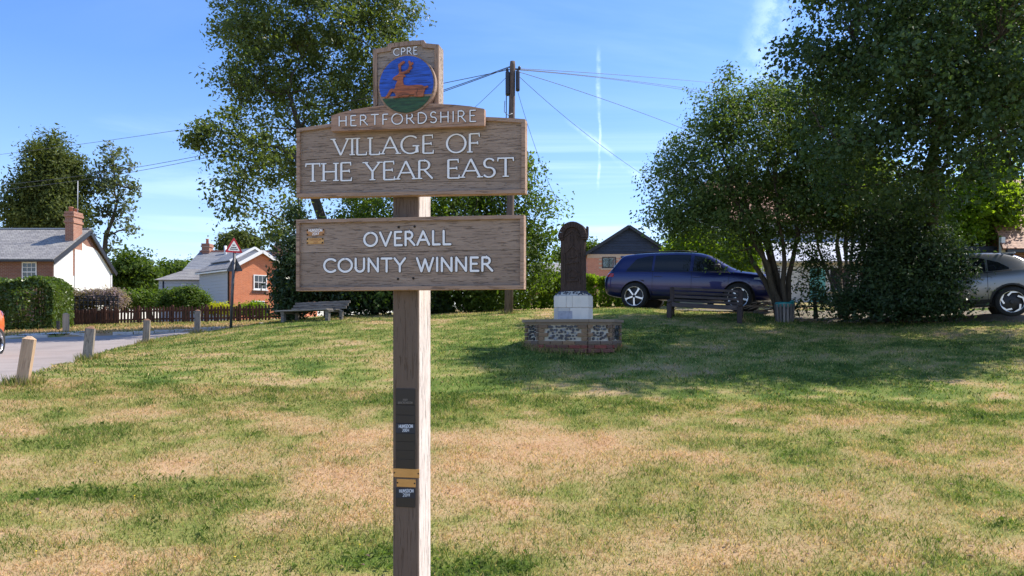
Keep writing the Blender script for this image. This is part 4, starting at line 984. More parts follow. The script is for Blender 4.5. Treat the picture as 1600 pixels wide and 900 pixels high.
def slope(P0, P1, P2, P3, th=.09, M=None):
    """thick roof plane from its four corners (eave a, eave b, ridge b, ridge a)"""
    P = [Vector(p) for p in (P0, P1, P2, P3)]; n = (P[1]-P[0]).cross(P[3]-P[0]).normalized()
    if n.z < 0: n = -n
    vs = [p+n*.01 for p in P]+[p+n*th for p in P]
    if M: vs = [M @ v for v in vs]
    return MB().add(vs, [(0, 3, 2, 1), (4, 5, 6, 7), (0, 1, 5, 4), (1, 2, 6, 5), (2, 3, 7, 6), (3, 0, 4, 7)])
def roof_x(parent, x0, x1, y0, y1, ze, ridge, zr, mat, ov=.22, eo=.2, M=None, zb=None):
    zb = zb if zb is not None else ze
    k0 = (zr-ze)/(ridge-y0); k1 = (zr-zb)/(y1-ridge)
    r = slope((x0-ov, y0-eo, ze-eo*k0), (x1+ov, y0-eo, ze-eo*k0), (x1+ov, ridge, zr), (x0-ov, ridge, zr), M=M).build('roof', mat, parent)
    r2 = slope((x0-ov, y1+eo, zb-eo*k1), (x1+ov, y1+eo, zb-eo*k1), (x1+ov, ridge, zr), (x0-ov, ridge, zr), M=M).build('roof', mat, parent)
    return r
def roof_y(parent, x0, x1, y0, y1, ze, ridge, zr, mat, ov=.22, eo=.2, M=None):
    k0 = (zr-ze)/(ridge-x0); k1 = (zr-ze)/(x1-ridge)
    slope((x0-eo, y0-ov, ze-eo*k0), (x0-eo, y1+ov, ze-eo*k0), (ridge, y1+ov, zr), (ridge, y0-ov, zr), M=M).build('roof', mat, parent)
    slope((x1+eo, y0-ov, ze-eo*k1), (x1+eo, y1+ov, ze-eo*k1), (ridge, y1+ov, zr), (ridge, y0-ov, zr), M=M).build('roof', mat, parent)
def bar3(a, c, w, h, mat, name, parent, M=None):
    a, c = Vector(a), Vector(c); d = c-a; L = d.length
    Q = Matrix.Translation(a) @ d.to_track_quat('X', 'Z').to_matrix().to_4x4()
    if M: Q = M @ Q
    return MB().box(0, L, -w/2, w/2, -h/2, h/2, Q).build(name, mat, parent)
def chimney(parent, x0, x1, y0, y1, z0, z1, mat, pots, M=None, band=True):
    c = MB(); c.box(x0, x1, y0, y1, z0, z1, M)
    o = c.build('chimney', mat, parent)
    if band:
        k = MB()
        for zz_, g in ((z1-.55, .05), (z1-.18, .06), (z1-.02, .03)): k.box(x0-g, x1+g, y0-g, y1+g, zz_, zz_+.13, M)
        k.build('chimney_band', M_lead if band == 2 else mat, o)['kind'] = 'stuff'
    for px, py, h in pots:
        Q = Matrix.Translation((px, py, z1+.10)); Q = M @ Q if M else Q
        MB().lathe([(.12, 0), (.105, h*.8), (.13, h*.84), (.13, h), (.09, h), (.085, h*.5)], 12, Q).build('chimney_pot', M_pot, o)
    return o

# white gabled cottage on the left
h1 = thing('cottage', 'brick cottage with slate roof, white rendered gable and tall brick chimney', 'house', (-25.1, 42, 1.9))
gable_body('wall', -15, 0, 0, 6.1, -.5, 3.6, 3.4, 5.55, 'x', B_dark, h1, zb=3.42)
MB().prism([(.04, -.5), (6.06, -.5), (6.06, 3.30), (5.1, 4.05), (4.5, 4.42), (3.95, 4.60), (3.3, 4.62), (2.8, 4.78), (2.6, 4.98), (.04, 3.50)], .002, .03, 'x').build('gable_render', M_render, h1)
roof_x(h1, -15, 0, 0, 6.1, 3.6, 3.4, 5.55, S_grey, .18, .25, zb=3.42)
for a, c in (((.2, -.27, 3.36), (.2, 3.4, 5.46)), ((.2, 6.37, 3.16), (.2, 3.4, 5.46))): bar3(a, c, .05, .24, M_gut, 'bargeboard', h1)
bar3((-15, -.31, 3.44), (.2, -.31, 3.44), .11, .09, M_gut, 'gutter', h1)
c = chimney(h1, -.42, .06, 1.85, 2.75, 2.8, 6.35, B_chim, [(-.2, 2.05, .28), (-.16, 2.5, .24)], band=True)
M_weath = pmat('render_pilaster', (.62, .60, .54), .85)
MB().box(.032, .10, 1.95, 2.65, -.5, 4.3).build('pilaster', M_render, h1)
MB().tube([(-.05, 2.45, 5.6), (-.03, 2.45, 8.3)], .022, 6).build('aerial_pole', M_lead, h1)
W0 = wallM((0, 0, 0), 0)
window(h1, W0, -1.68, 2.30, .80, 1.10, 3, 4, M_white, arch=True); window(h1, W0, -5.2, 2.30, .80, 1.10, 3, 4, M_white, arch=True)
bar3((-15, 3.4, 5.66), (.18, 3.4, 5.66), .2, .07, M_lead, 'ridge_cap', h1)
MB().tube([(.06, 6.0, -.4), (.06, 6.0, 3.2)], .045, 8).build('downpipe', M_lead, h1)

# red brick house with weatherboarded side
h2 = thing('brick_house', 'orange brick gabled house with grey weatherboarded side wall behind the warning sign', 'house', (-18.85, 52, 2.1), R_(45))
gable_body('wall', 0, 3.97, 0, 5.5, -.5, 3.7, 1.985, 4.85, 'y', B_red, h2)
roof_y(h2, 0, 3.97, 0, 5.5, 3.7, 1.985, 4.85, S_grey, .22, .22)
for xa in (-.24, 4.21): bar3((xa, -.25, 3.66), (1.985, -.25, 4.93), .06, .22, M_white, 'bargeboard', h2)
window(h2, W0, 1.42, 2.28, .99, 1.02, 3, 2, M_white, fw=.07); window(h2, W0, 1.28, .45, .95, 1.05, 4, 2, M_white, fw=.06)
MB().box(1.3, 2.55, -.03, -.002, 1.98, 2.20).build('brick_band', B_dark, h2)
wb = MB().box(0, 4.75, -.028, -.003, 0, .235).mesh('weatherboard', M_clad); 
for i in range(16):
    o = link_obj('weatherboard', wb, h2); o.location = (-.003, 5.48, .0+i*.222); o.rotation_euler = (R_(-5), 0, R_(-90))
MB().box(-.10, -.002, .66, .72, -.5, 3.55).build('downpipe', M_gut, h2)
bar3((-.27, 0, 3.52), (-.27, 5.6, 3.52), .1, .09, M_white, 'gutter', h2)
Rm = Matrix.Rotation(R_(-45), 4, 'Z')
def h2w(x, y, z): return Rm @ Vector((x+18.85, y-52, z-2.1))
def M2(x, y, z): return Rm @ Matrix.Translation((x+18.85, y-52, z-2.1))
Q = M2(-25.2, 59.3, 2.1)
gable_body('rear_wall', 0, 8.6, 0, 6.2, -.5, 4.1, 3.1, 5.75, 'x', B_red, h2, Q); roof_x(h2, 0, 8.6, 0, 6.2, 4.1, 3.1, 5.75, S_blue, .15, .2, Q)
bar3((-.15, 3.1, 5.86), (8.7, 3.1, 5.86), .22, .12, M_pot, 'ridge_tile', h2, Q)
chimney(h2, .15, .75, 2.7, 3.5, 5.2, 6.35, B_chim, [(.45, 3.1, .42)], Q); chimney(h2, 6.0, 6.75, 2.2, 3.0, 4.6, 6.15, B_chim, [(6.25, 2.6, .5), (6.55, 2.6, .36)], Q)
MB().tube([Q @ Vector((2.1, 2.6, 5.3)), Q @ Vector((2.1, 2.6, 6.25))], .11, 8).build('flue', M_white, h2)
gable_body('upper_gable', .95, 4.4, 2.4, 5.3, 2.5, 4.4, 2.65, 5.35, 'y', M_clad, h2); roof_y(h2, .95, 4.4, 2.4, 5.3, 4.4, 2.65, 5.35, S_blue, .12, .15)
for xa in (.78, 4.56): bar3((xa, 2.25, 4.36), (2.65, 2.25, 5.42), .05, .16, M_white, 'bargeboard', h2)
Q = M2(-26.3, 57.2, 2.1)
MB().box(0, 3.6, 0, 3.2, -.5, 3.2, Q).build('side_wing', M_clad, h2)
hp = MB(); e = .25
vs = [Vector(p) for p in ((-e, -e, 3.2), (3.7, -e, 3.2), (3.7, 3.4, 3.2), (-e, 3.4, 3.2), (1.5, 1.6, 4.15), (3.7, 1.6, 4.15))]
hp.add([Q @ v for v in vs], [(0, 1, 5, 4), (3, 0, 4), (2, 3, 4, 5), (1, 2, 5), (0, 3, 2, 1)]); hp.build('wing_roof', S_grey, h2)
Wq = MB().box(0, 3.2, -.028, -.003, 0, .235, Q).mesh('wing_board', M_clad)
for i in range(14): o = link_obj('wing_board', Wq, h2); o.location = Vector((0, 0, i*.225))
window(h2, Q, 1.7, 1.95, .5, .95, 1, 2, M_white); MB().tube([Q @ Vector((.35, -.06, -.4)), Q @ Vector((.35, -.06, 3.1))], .05, 6).build('downpipe', M_gut, h2)

# bungalow with black boarded gable
h3 = thing('bungalow', 'pale red brick house with black boarded gable behind the blue car', 'house', (8.34, 55, 3.7))
gable_body('wall', -2.95, 2.95, 0, 9, -.5, 3.30, 0, 5.2, 'y', B_soft, h3)
roof_y(h3, -2.95, 2.95, 0, 9, 3.30, 0, 5.22, S_dark, .3, .3)
MB().box(-2.96, 2.96, -.03, -.002, 3.02, 3.30).build('buff_band', M_buff, h3)
nb = 10
for i in range(nb):
    z0 = 3.31+i*.188; z1 = z0+.205; hwid = 2.98*(1-(z0-3.30)/1.90); hw1 = max(.02, 2.98*(1-(z1-3.30)/1.90))
    MB().add([Vector(p) for p in ((-hwid, -.055, z0), (hwid, -.055, z0), (hw1, -.025, z1), (-hw1, -.025, z1), (-hwid, -.002, z0), (hwid, -.002, z0), (hw1, -.002, z1), (-hw1, -.002, z1))], [(0, 1, 2, 3), (5, 4, 7, 6), (0, 4, 5, 1), (3, 2, 6, 7), (1, 5, 6, 2), (4, 0, 3, 7)]).build('gable_board', M_black, h3)
for s in (-1, 1): bar3((s*3.3, -.33, 3.16), (0, -.33, 5.28), .05, .2, M_gut, 'bargeboard', h3)
for u in (-1.88, .80):
    window(h3, W0, u, 2.30, .98, .80, 2, 1, M_gut, fw=.06, sill=False, sash=False, bar=.06, glass=M_glassr)
    for zz_ in range(6):
        for uu in (u-.24, u+1.0): 
            if zz_ % 2 == 0: MB().box(uu, uu+.22, -.02, -.002, 2.28+zz_*.14, 2.41+zz_*.14).build('quoin', M_buff, h3)
    MB().box(u-.1, u+1.08, -.05, -.002, 2.18, 2.29).build('sill', M_buff, h3)
h4 = thing('shed', 'low black boarded shed with pale grey roof left of the black gable', 'shed', gp(868, 445, 60)[:2]+(H(3.4, 60),))
MB().box(-1.6, 1.5, 0, 3, -.3, 2.55).build('wall', M_black, h4)
bl = MB().box(-1.6, 1.5, -.045, -.003, 0, .2).mesh('shed_board', M_black)
for i in range(12): link_obj('shed_board', bl, h4).location = (0, 0, .05+i*.205)
slope((-1.8, -.25, 2.5), (1.7, -.25, 2.5), (1.7, 2.4, 3.4), (-1.8, 2.4, 3.4)).build('roof', S_grey, h4)
h4w = thing('garden_wall', 'low brick garden wall with a white rail beside the black shed', 'wall', (gp(840, 0, 59)[0], 59, H(2, 59)))
MB().box(-.7, .7, 0, .22, -.4, 1.25).build('wall', B_soft, h4w); MB().box(-.75, .75, -.03, .25, 1.25, 1.42).build('coping', M_white, h4w); MB().box(-.7, .7, .02, .06, 1.7, 2.2).build('rail', M_white, h4w)
for x in (-.68, 0, .66): MB().box(x-.03, x+.03, .065, .12, 1.42, 2.25).build('rail_post', M_white, h4w)

# white cottage behind the trees and the tiled house on the right
h5 = thing('white_cottage', 'white rendered cottage with pale lean-to roof and dark blinds glimpsed behind the trees', 'house', (9.7, 33, 2.55))
MB().box(0, 8.6, 0, 2.8, -.5, 1.95).build('front_wall', M_render, h5)
slope((-.2, -.25, 1.9), (8.8, -.25, 1.9), (8.8, 2.9, 3.2), (-.2, 2.9, 3.2)).build('lean_to_roof', pmat('pale_roof', (.45, .47, .52), .5), h5)
gable_body('wall', 0, 8.8, 2.9, 8.5, -.5, 4.2, 5.7, 6.4, 'x', M_render, h5); roof_x(h5, 0, 8.8, 2.9, 8.5, 4.2, 5.7, 6.4, S_tile, .2, .2)
for u in (.25, 1.08, 3.9, 5.2): window(h5, W0, u, .75, .78, 1.0, 1, 1, M_white, sash=False, glass=M_blind if u < 3 else M_glass)
for k in range(2):
    for j in range(7): MB().box(.32+.83*k, .96+.83*k, -.034, -.024, .84+j*.125, .90+j*.125).build('blind_slat', M_clad, h5)
window(h5, wallM((0, 2.9, 0), 0), 3.0, 3.2, .8, .8, 2, 2, M_white)
MB().box(3.1, 3.75, -.05, -.002, -.2, 1.7).build('door', pmat('teal_door', (.16, .48, .44), .5), h5)
h6 = thing('tiled_house', 'old brick house with clay tile roof at the right edge above the silver car', 'house', (15.35, 24, 2.2))
MB().box(.12, 9, .2, 5.6, -.5, 1.95).build('wall', B_old, h6)
slope((-.1, -.1, 1.86), (9, -.1, 1.86), (9, 2.9, 4.6), (.9, 2.9, 4.6)).build('roof', S_tile, h6)
slope((-.1, 5.9, 1.86), (9, 5.9, 1.86), (9, 2.9, 4.6), (.9, 2.9, 4.6)).build('roof', S_tile, h6)
MB().add([Vector(p) for p in ((.12, .2, 1.95), (.12, 5.6, 1.95), (1.0, 2.9, 4.5))], [(0, 1, 2)]).build('hip', S_tile, h6)
MB().box(-.02, .10, .05, .18, -.4, 2.3).build('white_post', M_white, h6)
MB().box(-1.6, .1, .6, 3.2, -.5, 1.35).build('bay_wall', M_render, h6); MB().box(-1.7, .1, .45, 3.2, 1.78, 2.05).build('bay_fascia', M_black, h6)
MB().box(-1.6, .1, .75, 3.2, 1.35, 1.78).build('bay_glass', M_glass, h6)
window(h6, wallM((0, .6, 0), 0), -1.35, .95, 1.35, .82, 2, 1, M_white, fw=.09, sash=False)
bar3((0, -.16, 1.84), (9, -.16, 1.84), .1, .09, M_gut, 'gutter', h6)

# ------------------------------------------------------------ fence, trellis, bollards
W_fence = wood('brown_fence', (.135, .062, .042), (.05, .025, .018), 'z', .5, .8, .45)
fx0, fy0 = gp(108, 0, 33)[0], 33.0; fx1, fy1 = gp(425, 0, 33.5)[0], 33.5
fence = thing('picket_fence', 'low brown picket fence along the far verge in front of the gardens', 'fence', (fx0, fy0, H(fx0, fy0)))
pk_ = [MB().add([Vector(p) for p in ((-.042, 0, .06), (.042, 0, .06), (.042, 0, hh-.05), (0, 0, hh), (-.042, 0, hh-.05), (-.042, .02, .06), (.042, .02, .06), (.042, .02, hh-.05), (0, .02, hh), (-.042, .02, hh-.05))], [(0, 1, 2, 3, 4), (9, 8, 7, 6, 5), (0, 5, 6, 1), (1, 6, 7, 2), (2, 7, 8, 3), (3, 8, 9, 4), (4, 9, 5, 0)]).mesh('picket', W_fence) for hh in (.70, .73, .76)]
Lf = math.hypot(fx1-fx0, fy1-fy0); af = math.atan2(fy1-fy0, fx1-fx0); bz = H(fx0, fy0)
n = int(Lf/.135)
for i in range(n):
    x, y = fx0+(fx1-fx0)*i/n, fy0+(fy1-fy0)*i/n; o = link_obj('picket', pk_[i % 3], fence); o.location = (x-fx0, y-fy0, H(x, y)-bz+random.uniform(-.015, .015)); o.rotation_euler = (0, random.uniform(-.03, .03), af+random.uniform(-.05, .05))
for k in range(6):
    a, c = k/6, (k+1)/6
    for zz_ in (.2, .55):
        A = (fx0+(fx1-fx0)*a, fy0+(fy1-fy0)*a); C = (fx0+(fx1-fx0)*c, fy0+(fy1-fy0)*c)
        bar3((A[0]-fx0, A[1]-fy0+.045, H(*A)-bz+zz_), (C[0]-fx0, C[1]-fy0+.045, H(*C)-bz+zz_), .04, .07, W_fence, 'rail', fence)
    MB().box(A[0]-fx0-.045, A[0]-fx0+.045, A[1]-fy0+.07, A[1]-fy0+.16, H(*A)-bz-.2, H(*A)-bz+.80).build('fence_post', W_fence, fence)
tx0 = gp(103, 0, 34)[0]; tz = H(tx0, 34)
trel = thing('trellis', 'dark square lattice trellis standing behind the left end of the brown fence', 'trellis', (tx0, 34.0, tz))
for i in range(13): MB().box(i*.19, i*.19+.035, 0, .03, .0, 1.32).build('upright', M_gut, trel)
for j in range(4): MB().box(0, 2.32, .031, .055, .72+j*.19, .755+j*.19).build('crossbar', M_gut, trel)
MB().box(0, 2.32, .04, .09, .05, .70).build('back_panel', W_fence, trel)
W_new = wood('new_oak_bollard', (.58, .41, .27), (.36, .23, .14), 'z', .8, .75, .05, crack=.3)
W_grey = wood('grey_bollard', (.40, .34, .28), (.12, .10, .08), 'z', 1.0, .85, .1, crack=.8)
for px, py, d, hgt_, wid, lean, mt, lab in (
    (35, 597, 10.0, .63, .14, .085, W_new, 'newest pale timber bollard with pointed cap, nearest on the left of the green'),
    (137, 563, 14.4, .62, .16, .05, W_grey, 'grey cracked timber bollard, second along the lawn edge from the nearest'),
    (228, 538, 19.5, .62, .155, .03, W_grey, 'weathered bollard with reddish top, third along the lawn edge'),
    (308, 522, 23.4, .72, .165, .02, W_grey, 'farthest dark bollard of the lawn edge, before the round shrub'),
    (103, 520.5, 25.9, .68, .17, .0, W_new, 'lone pale bollard on the far verge beside the hedge')):
    x, y, _ = gp(px, py, d); z = H(x, y)
    t = thing('bollard', lab, 'bollard', (x, y, z), R_(random.uniform(15, 21)), 'timber bollards along the road'); h2_ = wid/2
    pv = [Vector(p) for p in ((-h2_, -h2_, -.2), (h2_, -h2_, -.2), (h2_, h2_, -.2), (-h2_, h2_, -.2), (-h2_*.97, -h2_*.97, hgt_-.04), (h2_*.97, -h2_*.97, hgt_-.04), (h2_*.97, h2_*.97, hgt_-.04), (-h2_*.97, h2_*.97, hgt_-.04))]
    MB().add(pv, [(0, 1, 5, 4), (1, 2, 6, 5), (2, 3, 7, 6), (3, 0, 4, 7), (3, 2, 1, 0), (4, 5, 6, 7)]).build('post', mt, t)
    cpv = [Vector((a*h2_*1.0, b_*h2_*1.0, hgt_-.038)) for a, b_ in ((-1, -1), (1, -1), (1, 1), (-1, 1))] + [Vector((a*h2_*.3, b_*h2_*.3, hgt_)) for a, b_ in ((-1, -1), (1, -1), (1, 1), (-1, 1))]
    MB().add(cpv, [(0, 1, 5, 4), (1, 2, 6, 5), (2, 3, 7, 6), (3, 0, 4, 7), (4, 5, 6, 7), (3, 2, 1, 0)]).build('cap', mt if mt is W_new else wood('rusty_cap', (.30, .17, .11), (.12, .07, .05), 'x'), t)
    t.rotation_euler = (0, lean*1.6, t.rotation_euler.z)
x, y, _ = gp(91, 515, 28.3); t = thing('marker_post', 'short dark post against the right end of the garden hedge', 'post', (x, y, H(x, y))); MB().box(-.05, .05, -.05, .05, -.1, .30, bev=.01).build('post', M_gut, t); MB().box(-.055, .055, -.055, .055, .30, .34).build('cap', M_gut, t)

# ------------------------------------------------------------ warning sign, lamp post, utility pole, wires
x, y, _ = gp(360, 514, 23.5); bz = H(x, y)
rs = thing('road_sign', 'leaning pole carrying two triangular warning plates by the road', 'sign', (x, y, bz))
top = Vector(gp(366.5, 394, 23.5))-Vector((x, y, bz))
M_pole = pmat('galvanised_pole', (.10, .10, .105), .5, .5, .4, 14)
MB().tube([(0, 0, -.2), top*.5, top], .043, 10).build('pole', M_pole, rs)
def tri(parent, c, s, yaw, back):
    Q = Matrix.Translation(c) @ Matrix.Rotation(yaw, 4, 'Z'); r = s/math.sqrt(3)
    def T3(k, y0, y1, mat, name, par, sh=0):
        P = []
        for i in range(3):
            a = R_(90+120*i); cx, cz = math.cos(a)*(r*k), math.sin(a)*(r*k)
            for j in (-1, 0, 1): aa = a+R_(60)*j; P.append((cx-math.cos(a)*.05*k+math.cos(aa)*.025*k*2*.5, cz-math.sin(a)*.05*k+math.sin(aa)*.05*k*.5))
        return MB().prism(P, y0, y1, 'y', Q).build(name, mat, par)
    pl = T3(1, 0, .012, pmat('sign_back', (.055, .06, .065), .6), 'sign_plate', parent)
    f = -1 if not back else 1; y0 = 0 if not back else .012
    red = T3(.985, y0, y0+f*.004, pmat('sign_red', (.42, .02, .03), .4), 'red_border', pl)
    T3(.66, y0+f*.0041, y0+f*.006, M_white, 'white_panel', pl)
    if not back:
        for k, (zz_, w) in enumerate(((.07, .09), (.0, .17), (-.055, .24))):
            n_ = 3+k*2
            for i in range(n_): MB().box(-w/2+w*i/n_, -w/2+w*(i+.72)/n_, -.0085, -.0062, zz_-.016, zz_+.016, Q).build('sign_mark', M_gut, pl)
    else:
        MB().box(-.20, .20, -.03, -.001, -.05, -.02, Q).build('clamp', M_pole, pl); MB().box(-.12, -.03, -.008, -.0005, .02, .09, Q).build('sticker', M_gut, pl)
tri(rs, top+Vector((0, -.055, .14)), .56, R_(38), False); tri(rs, top+Vector((-.02, .055, -.42)), .56, R_(-12), True)
x, y, _ = gp(467, 500, 24.6); bz = H(x, y); lp = thing('lamp_post', 'thin black lamp post with ladder bar between the left ends of the boards', 'lamp post', (x, y, bz)); ztop = gp(467, 262, 24.6)[2]-bz
MB().tube([(0, 0, -.1), (0, 0, .6), (0, 0, .62), (0, 0, ztop)], [.07, .065, .04, .03], 10).build('pole', M_iron, lp)
zb_ = gp(467, 338, 24.6)[2]-bz; MB().tube([(-.2, 0, zb_), (.2, 0, zb_)], .014, 6).build('ladder_bar', M_iron, lp); MB().lathe([(.03, -.04), (.045, -.02), (.045, .02), (.03, .04)], 10, Matrix.Translation((0, 0, zb_))).build('collar', M_iron, lp)
MB().lathe([(.03, 0), (.09, .04), (.15, .3), (.17, .32), (.02, .5), (.015, .56)], 6, Matrix.Translation((0, 0, ztop)), False).build('lantern', M_iron, lp)
W_pole = wood('pole_timber', (.19, .14, .115), (.07, .052, .042), 'z', .6, .9, .02, crack=.6)
x, y, _ = gp(794.5, 490, 21.5); bz = H(x, y); up = thing('utility_pole', 'tall brown timber utility pole rising behind the right end of the sign', 'utility pole', (x, y, bz))
zt = gp(801, 96, 21.5); topv = Vector((zt[0]-x, 0, zt[2]-bz))
MB().tube([(0, 0, -.3), topv*.3, topv*.6, topv*.985, topv], [.125, .112, .098, .078, .068], 14).build('pole', W_pole, up)
M_box = pmat('cable_box', (.025, .025, .035), .5)
for sx, z0, z1 in ((-1, .30, .95), (1, .28, .82)): MB().box(topv.x+sx*.085, topv.x+sx*.20, -.10, .10, topv.z-z1, topv.z-z0, bev=.025).build('terminal_box', M_box, up)
for k in range(3): MB().lathe([(.02, 0), (.04, .02), (.04, .08), (.015, .1)], 8, Matrix.Translation((topv.x+(-.15, .15, .19)[k], 0, topv.z-.30+.07*(k == 2)))).build('insulator', M_box, up)
MB().tube([topv*.42+Vector((-.14, -.06, 0)), topv*.7+Vector((-.145, -.05, 0)), topv*.86+Vector((-.16, -.05, 0))], .014, 6).build('cable', M_box, up)
MB().tube([topv*.83+Vector((-.2, -.05, .08)), topv*.80+Vector((-.21, -.08, -.02)), topv*.795+Vector((-.1, -.14, -.1)), topv*.80+Vector((.02, -.13, -.08))], .012, 6).build('cable_loop', M_lead, up)
M_wire = pmat('wire', (.05, .05, .055), .5)
def wire(lab, P, d0, d1, r):
    pxs = np.array([p[0] for p in P], float); pys = np.array([p[1] for p in P], float); co = np.polyfit(pxs, pys, min(len(P)-1, 2)); pts = []
    for i in range(25):
        t = i/24; px = pxs[0]+(pxs[-1]-pxs[0])*t; d = 1/(1/d0+(1/d1-1/d0)*t); pts.append(gp(px, float(np.polyval(co, px)), d))
    o = MB().tube(pts, r, 5).build('overhead_wire', M_wire); tag(o, lab, 'wire', 'telephone wires from the utility pole')
wire('upper thick cable running left from the pole behind the sign', [(797, 105), (690, 140), (330, 240.5), (-40, 292)], 21.5, 50, .011)
wire('lower thick cable running left from the pole behind the sign', [(797, 107), (690, 141.5), (330, 246), (-40, 300)], 21.5, 50, .011)
wire('topmost thin wire leaving the pole to the far left', [(797, 109), (690, 130), (270, 205), (-40, 246)], 21.5, 52, .010)
wire('short thin wire dropping left from the pole towards the strip', [(796, 116), (745, 165), (700, 205)], 21.5, 30, .007)
wire('upper thin wire from the pole to the right, nearly level', [(804, 107), (960, 116.5), (1130, 131)], 21.5, 40, .009)
wire('second level wire from the pole to the right, just below the first', [(804, 108), (960, 123), (1130, 147)], 21.5, 40, .009)
wire('third level wire from the pole to the right, lowest of the level set', [(804, 109), (940, 122), (1130, 151)], 21.5, 38, .008)
wire('wire sloping down right from the pole to the many stemmed tree', [(806, 111), (880, 134), (1075, 204)], 21.5, 34, .009)
wire('wire crossing the white vapour trail on its way down right', [(806, 114), (880, 182), (1005, 272), (1100, 330)], 21.5, 36, .007)
wire('steep thin wire from the pole down to the bushy tree', [(808, 140), (838, 235), (872, 318)], 21.5, 25, .006)

# ------------------------------------------------------------ monument
mx_, my_, _ = gp(896, 548, 15.05); mz = H(mx_, my_-.6)
mon = thing('monument', 'dark carved arched slab on a white stone plinth and flint and brick base', 'monument', (mx_, my_, mz-.02), R_(-19)); mon.scale = (1, 1, 1.065)
M_flint_m = pmat('flint_mortar', (.58, .52, .42), .9, var=.2, scale=20, bmp=.4)
M_flint = pmat('flint', (.035, .038, .055), .35, var=.6, scale=30); M_flint2 = pmat('flint_pale', (.25, .25, .26), .5, var=.4, scale=30)
def bm_(n, c, v=.25): return pmat(n, c, .9, var=v, scale=18, bmp=.4)
BR = [bm_('base_brick_red', (.22, .055, .04)), bm_('base_brick_dark', (.15, .06, .045)), bm_('base_brick_brown', (.24, .13, .075)), bm_('base_brick_bright', (.42, .12, .05))]
BQ = [bm_('quoin_brick', (.20, .13, .08)), bm_('quoin_brick_b', (.26, .16, .09)), bm_('quoin_brick_c', (.16, .11, .08))]
M_cop = pmat('coping_stone', (.25, .19, .14), .85, var=.3, scale=10, bmp=.4); M_plin = pmat('plinth_stone', (.72, .66, .57), .8, var=.14, scale=5, bmp=.2)
M_plin2 = pmat('plinth_stone_stained', (.52, .49, .44), .8, var=.3, scale=9, bmp=.2)
# irregular octagon in plan (front long side, chamfered corners)
def octo(hx, hy, ch): return [(-hx+ch, -hy), (hx-ch, -hy), (hx, -hy+ch), (hx, hy-ch), (hx-ch, hy), (-hx+ch, hy), (-hx, hy-ch), (-hx, -hy+ch)]
OB = octo(.85, .80, .38)
MB().prism(octo(.83, .78, .375), 0, .52, 'z').build('base_core', M_flint_m, mon)
bmesh_b = {}
def brick_at(a, c, z, h, L0, L1, proud, mats, name):
    """one brick on the side a->c between lengths L0..L1"""
    a, c = Vector((*a, 0)), Vector((*c, 0)); t = (c-a).normalized(); ang = math.atan2(t.y, t.x)
    Q = Matrix.Translation(a) @ Matrix.Rotation(ang, 4, 'Z')
    w = L1-L0-.010; key = (round(w, 2), round(h, 3), id(mats)); k = bmesh_b.setdefault(key, [])
    if len(k) < 4: k.append(MB().box(0, w, -.02, .07, 0, h-.010, bev=.005).mesh(name, random.choice(mats)))
    o = link_obj(name, random.choice(k), mon); o.matrix_local = Q @ Matrix.Translation((L0+.005, -proud+random.uniform(-.003, .003), z+.005))
for si in range(8):
    a, c = OB[si], OB[(si+1) % 8]; L = math.hypot(c[0]-a[0], c[1]-a[1]); bh = .070
    for row in range(7):
        z = row*bh; 
        if row < 2:                          # red plinth courses
            nb_ = max(2, round(L/.225)); off = .5*(row % 2); xs = [0]+[min(L, L*(i+off)/nb_) for i in range(0 if off else 1, nb_+1)]
            xs = sorted(set(round(v, 4) for v in xs if 0 <= v <= L))
            if xs[-1] < L: xs.append(L)
            for p, q in zip(xs[:-1], xs[1:]):
                if q-p > .03: brick_at(a, c, z, bh, p, q, .012, BR[:3] if random.random() < .85 else [BR[3]], 'brick')
        else:                                # brick quoins either end of the flint panel, and a course under the coping
            qa = .115 if row % 2 else .19
            if L < .6: qa *= .62
            if row == 2:
                nb_ = max(2, round(L/.22)); 
                for i in range(nb_): brick_at(a, c, z, bh, L*i/nb_, L*(i+1)/nb_, .006, BQ, 'brick')
            else:
                brick_at(a, c, z, bh, 0, qa, .004, BQ, 'brick'); brick_at(a, c, z, bh, L-qa, L, .004, BQ, 'brick')
    # knapped flints
    av, cv = Vector((*a, 0)), Vector((*c, 0)); t = (cv-av).normalized(); Q = Matrix.Translation(av) @ Matrix.Rotation(math.atan2(t.y, t.x), 4, 'Z')
    fl = MB(); fl2 = MB(); q0 = .17 if L > .6 else .115
    nu = int((L-2*q0)/.062); nv = 5
    for i in range(nu):
        for j in range(nv):
            u = q0+.02+(L-2*q0-.04)*(i+.5+random.uniform(-.28, .28)+(.25 if j % 2 else -.25))/nu; z = .222+.262*(j+.5+random.uniform(-.25, .25))/nv; r = random.uniform(.017, .031)
            if not q0 < u < L-q0: continue
            tgt = fl if random.random() < .86 else fl2; el = random.uniform(.7, 1.4); rot = random.random()*3
            P = [(u+r*el*math.cos(rot+k*6.283/7)*random.uniform(.8, 1.1), z+r/el**.5*math.sin(rot+k*6.283/7)*random.uniform(.8, 1.1)) for k in range(7)]
            tgt.prism(P, -.010+random.uniform(-.004, .004), .03, 'y', Q)
    o = fl.build('flints', M_flint, mon); o['kind'] = 'stuff'
    if fl2.v: fl2.build('pale_flints', M_flint2, mon)['kind'] = 'stuff'
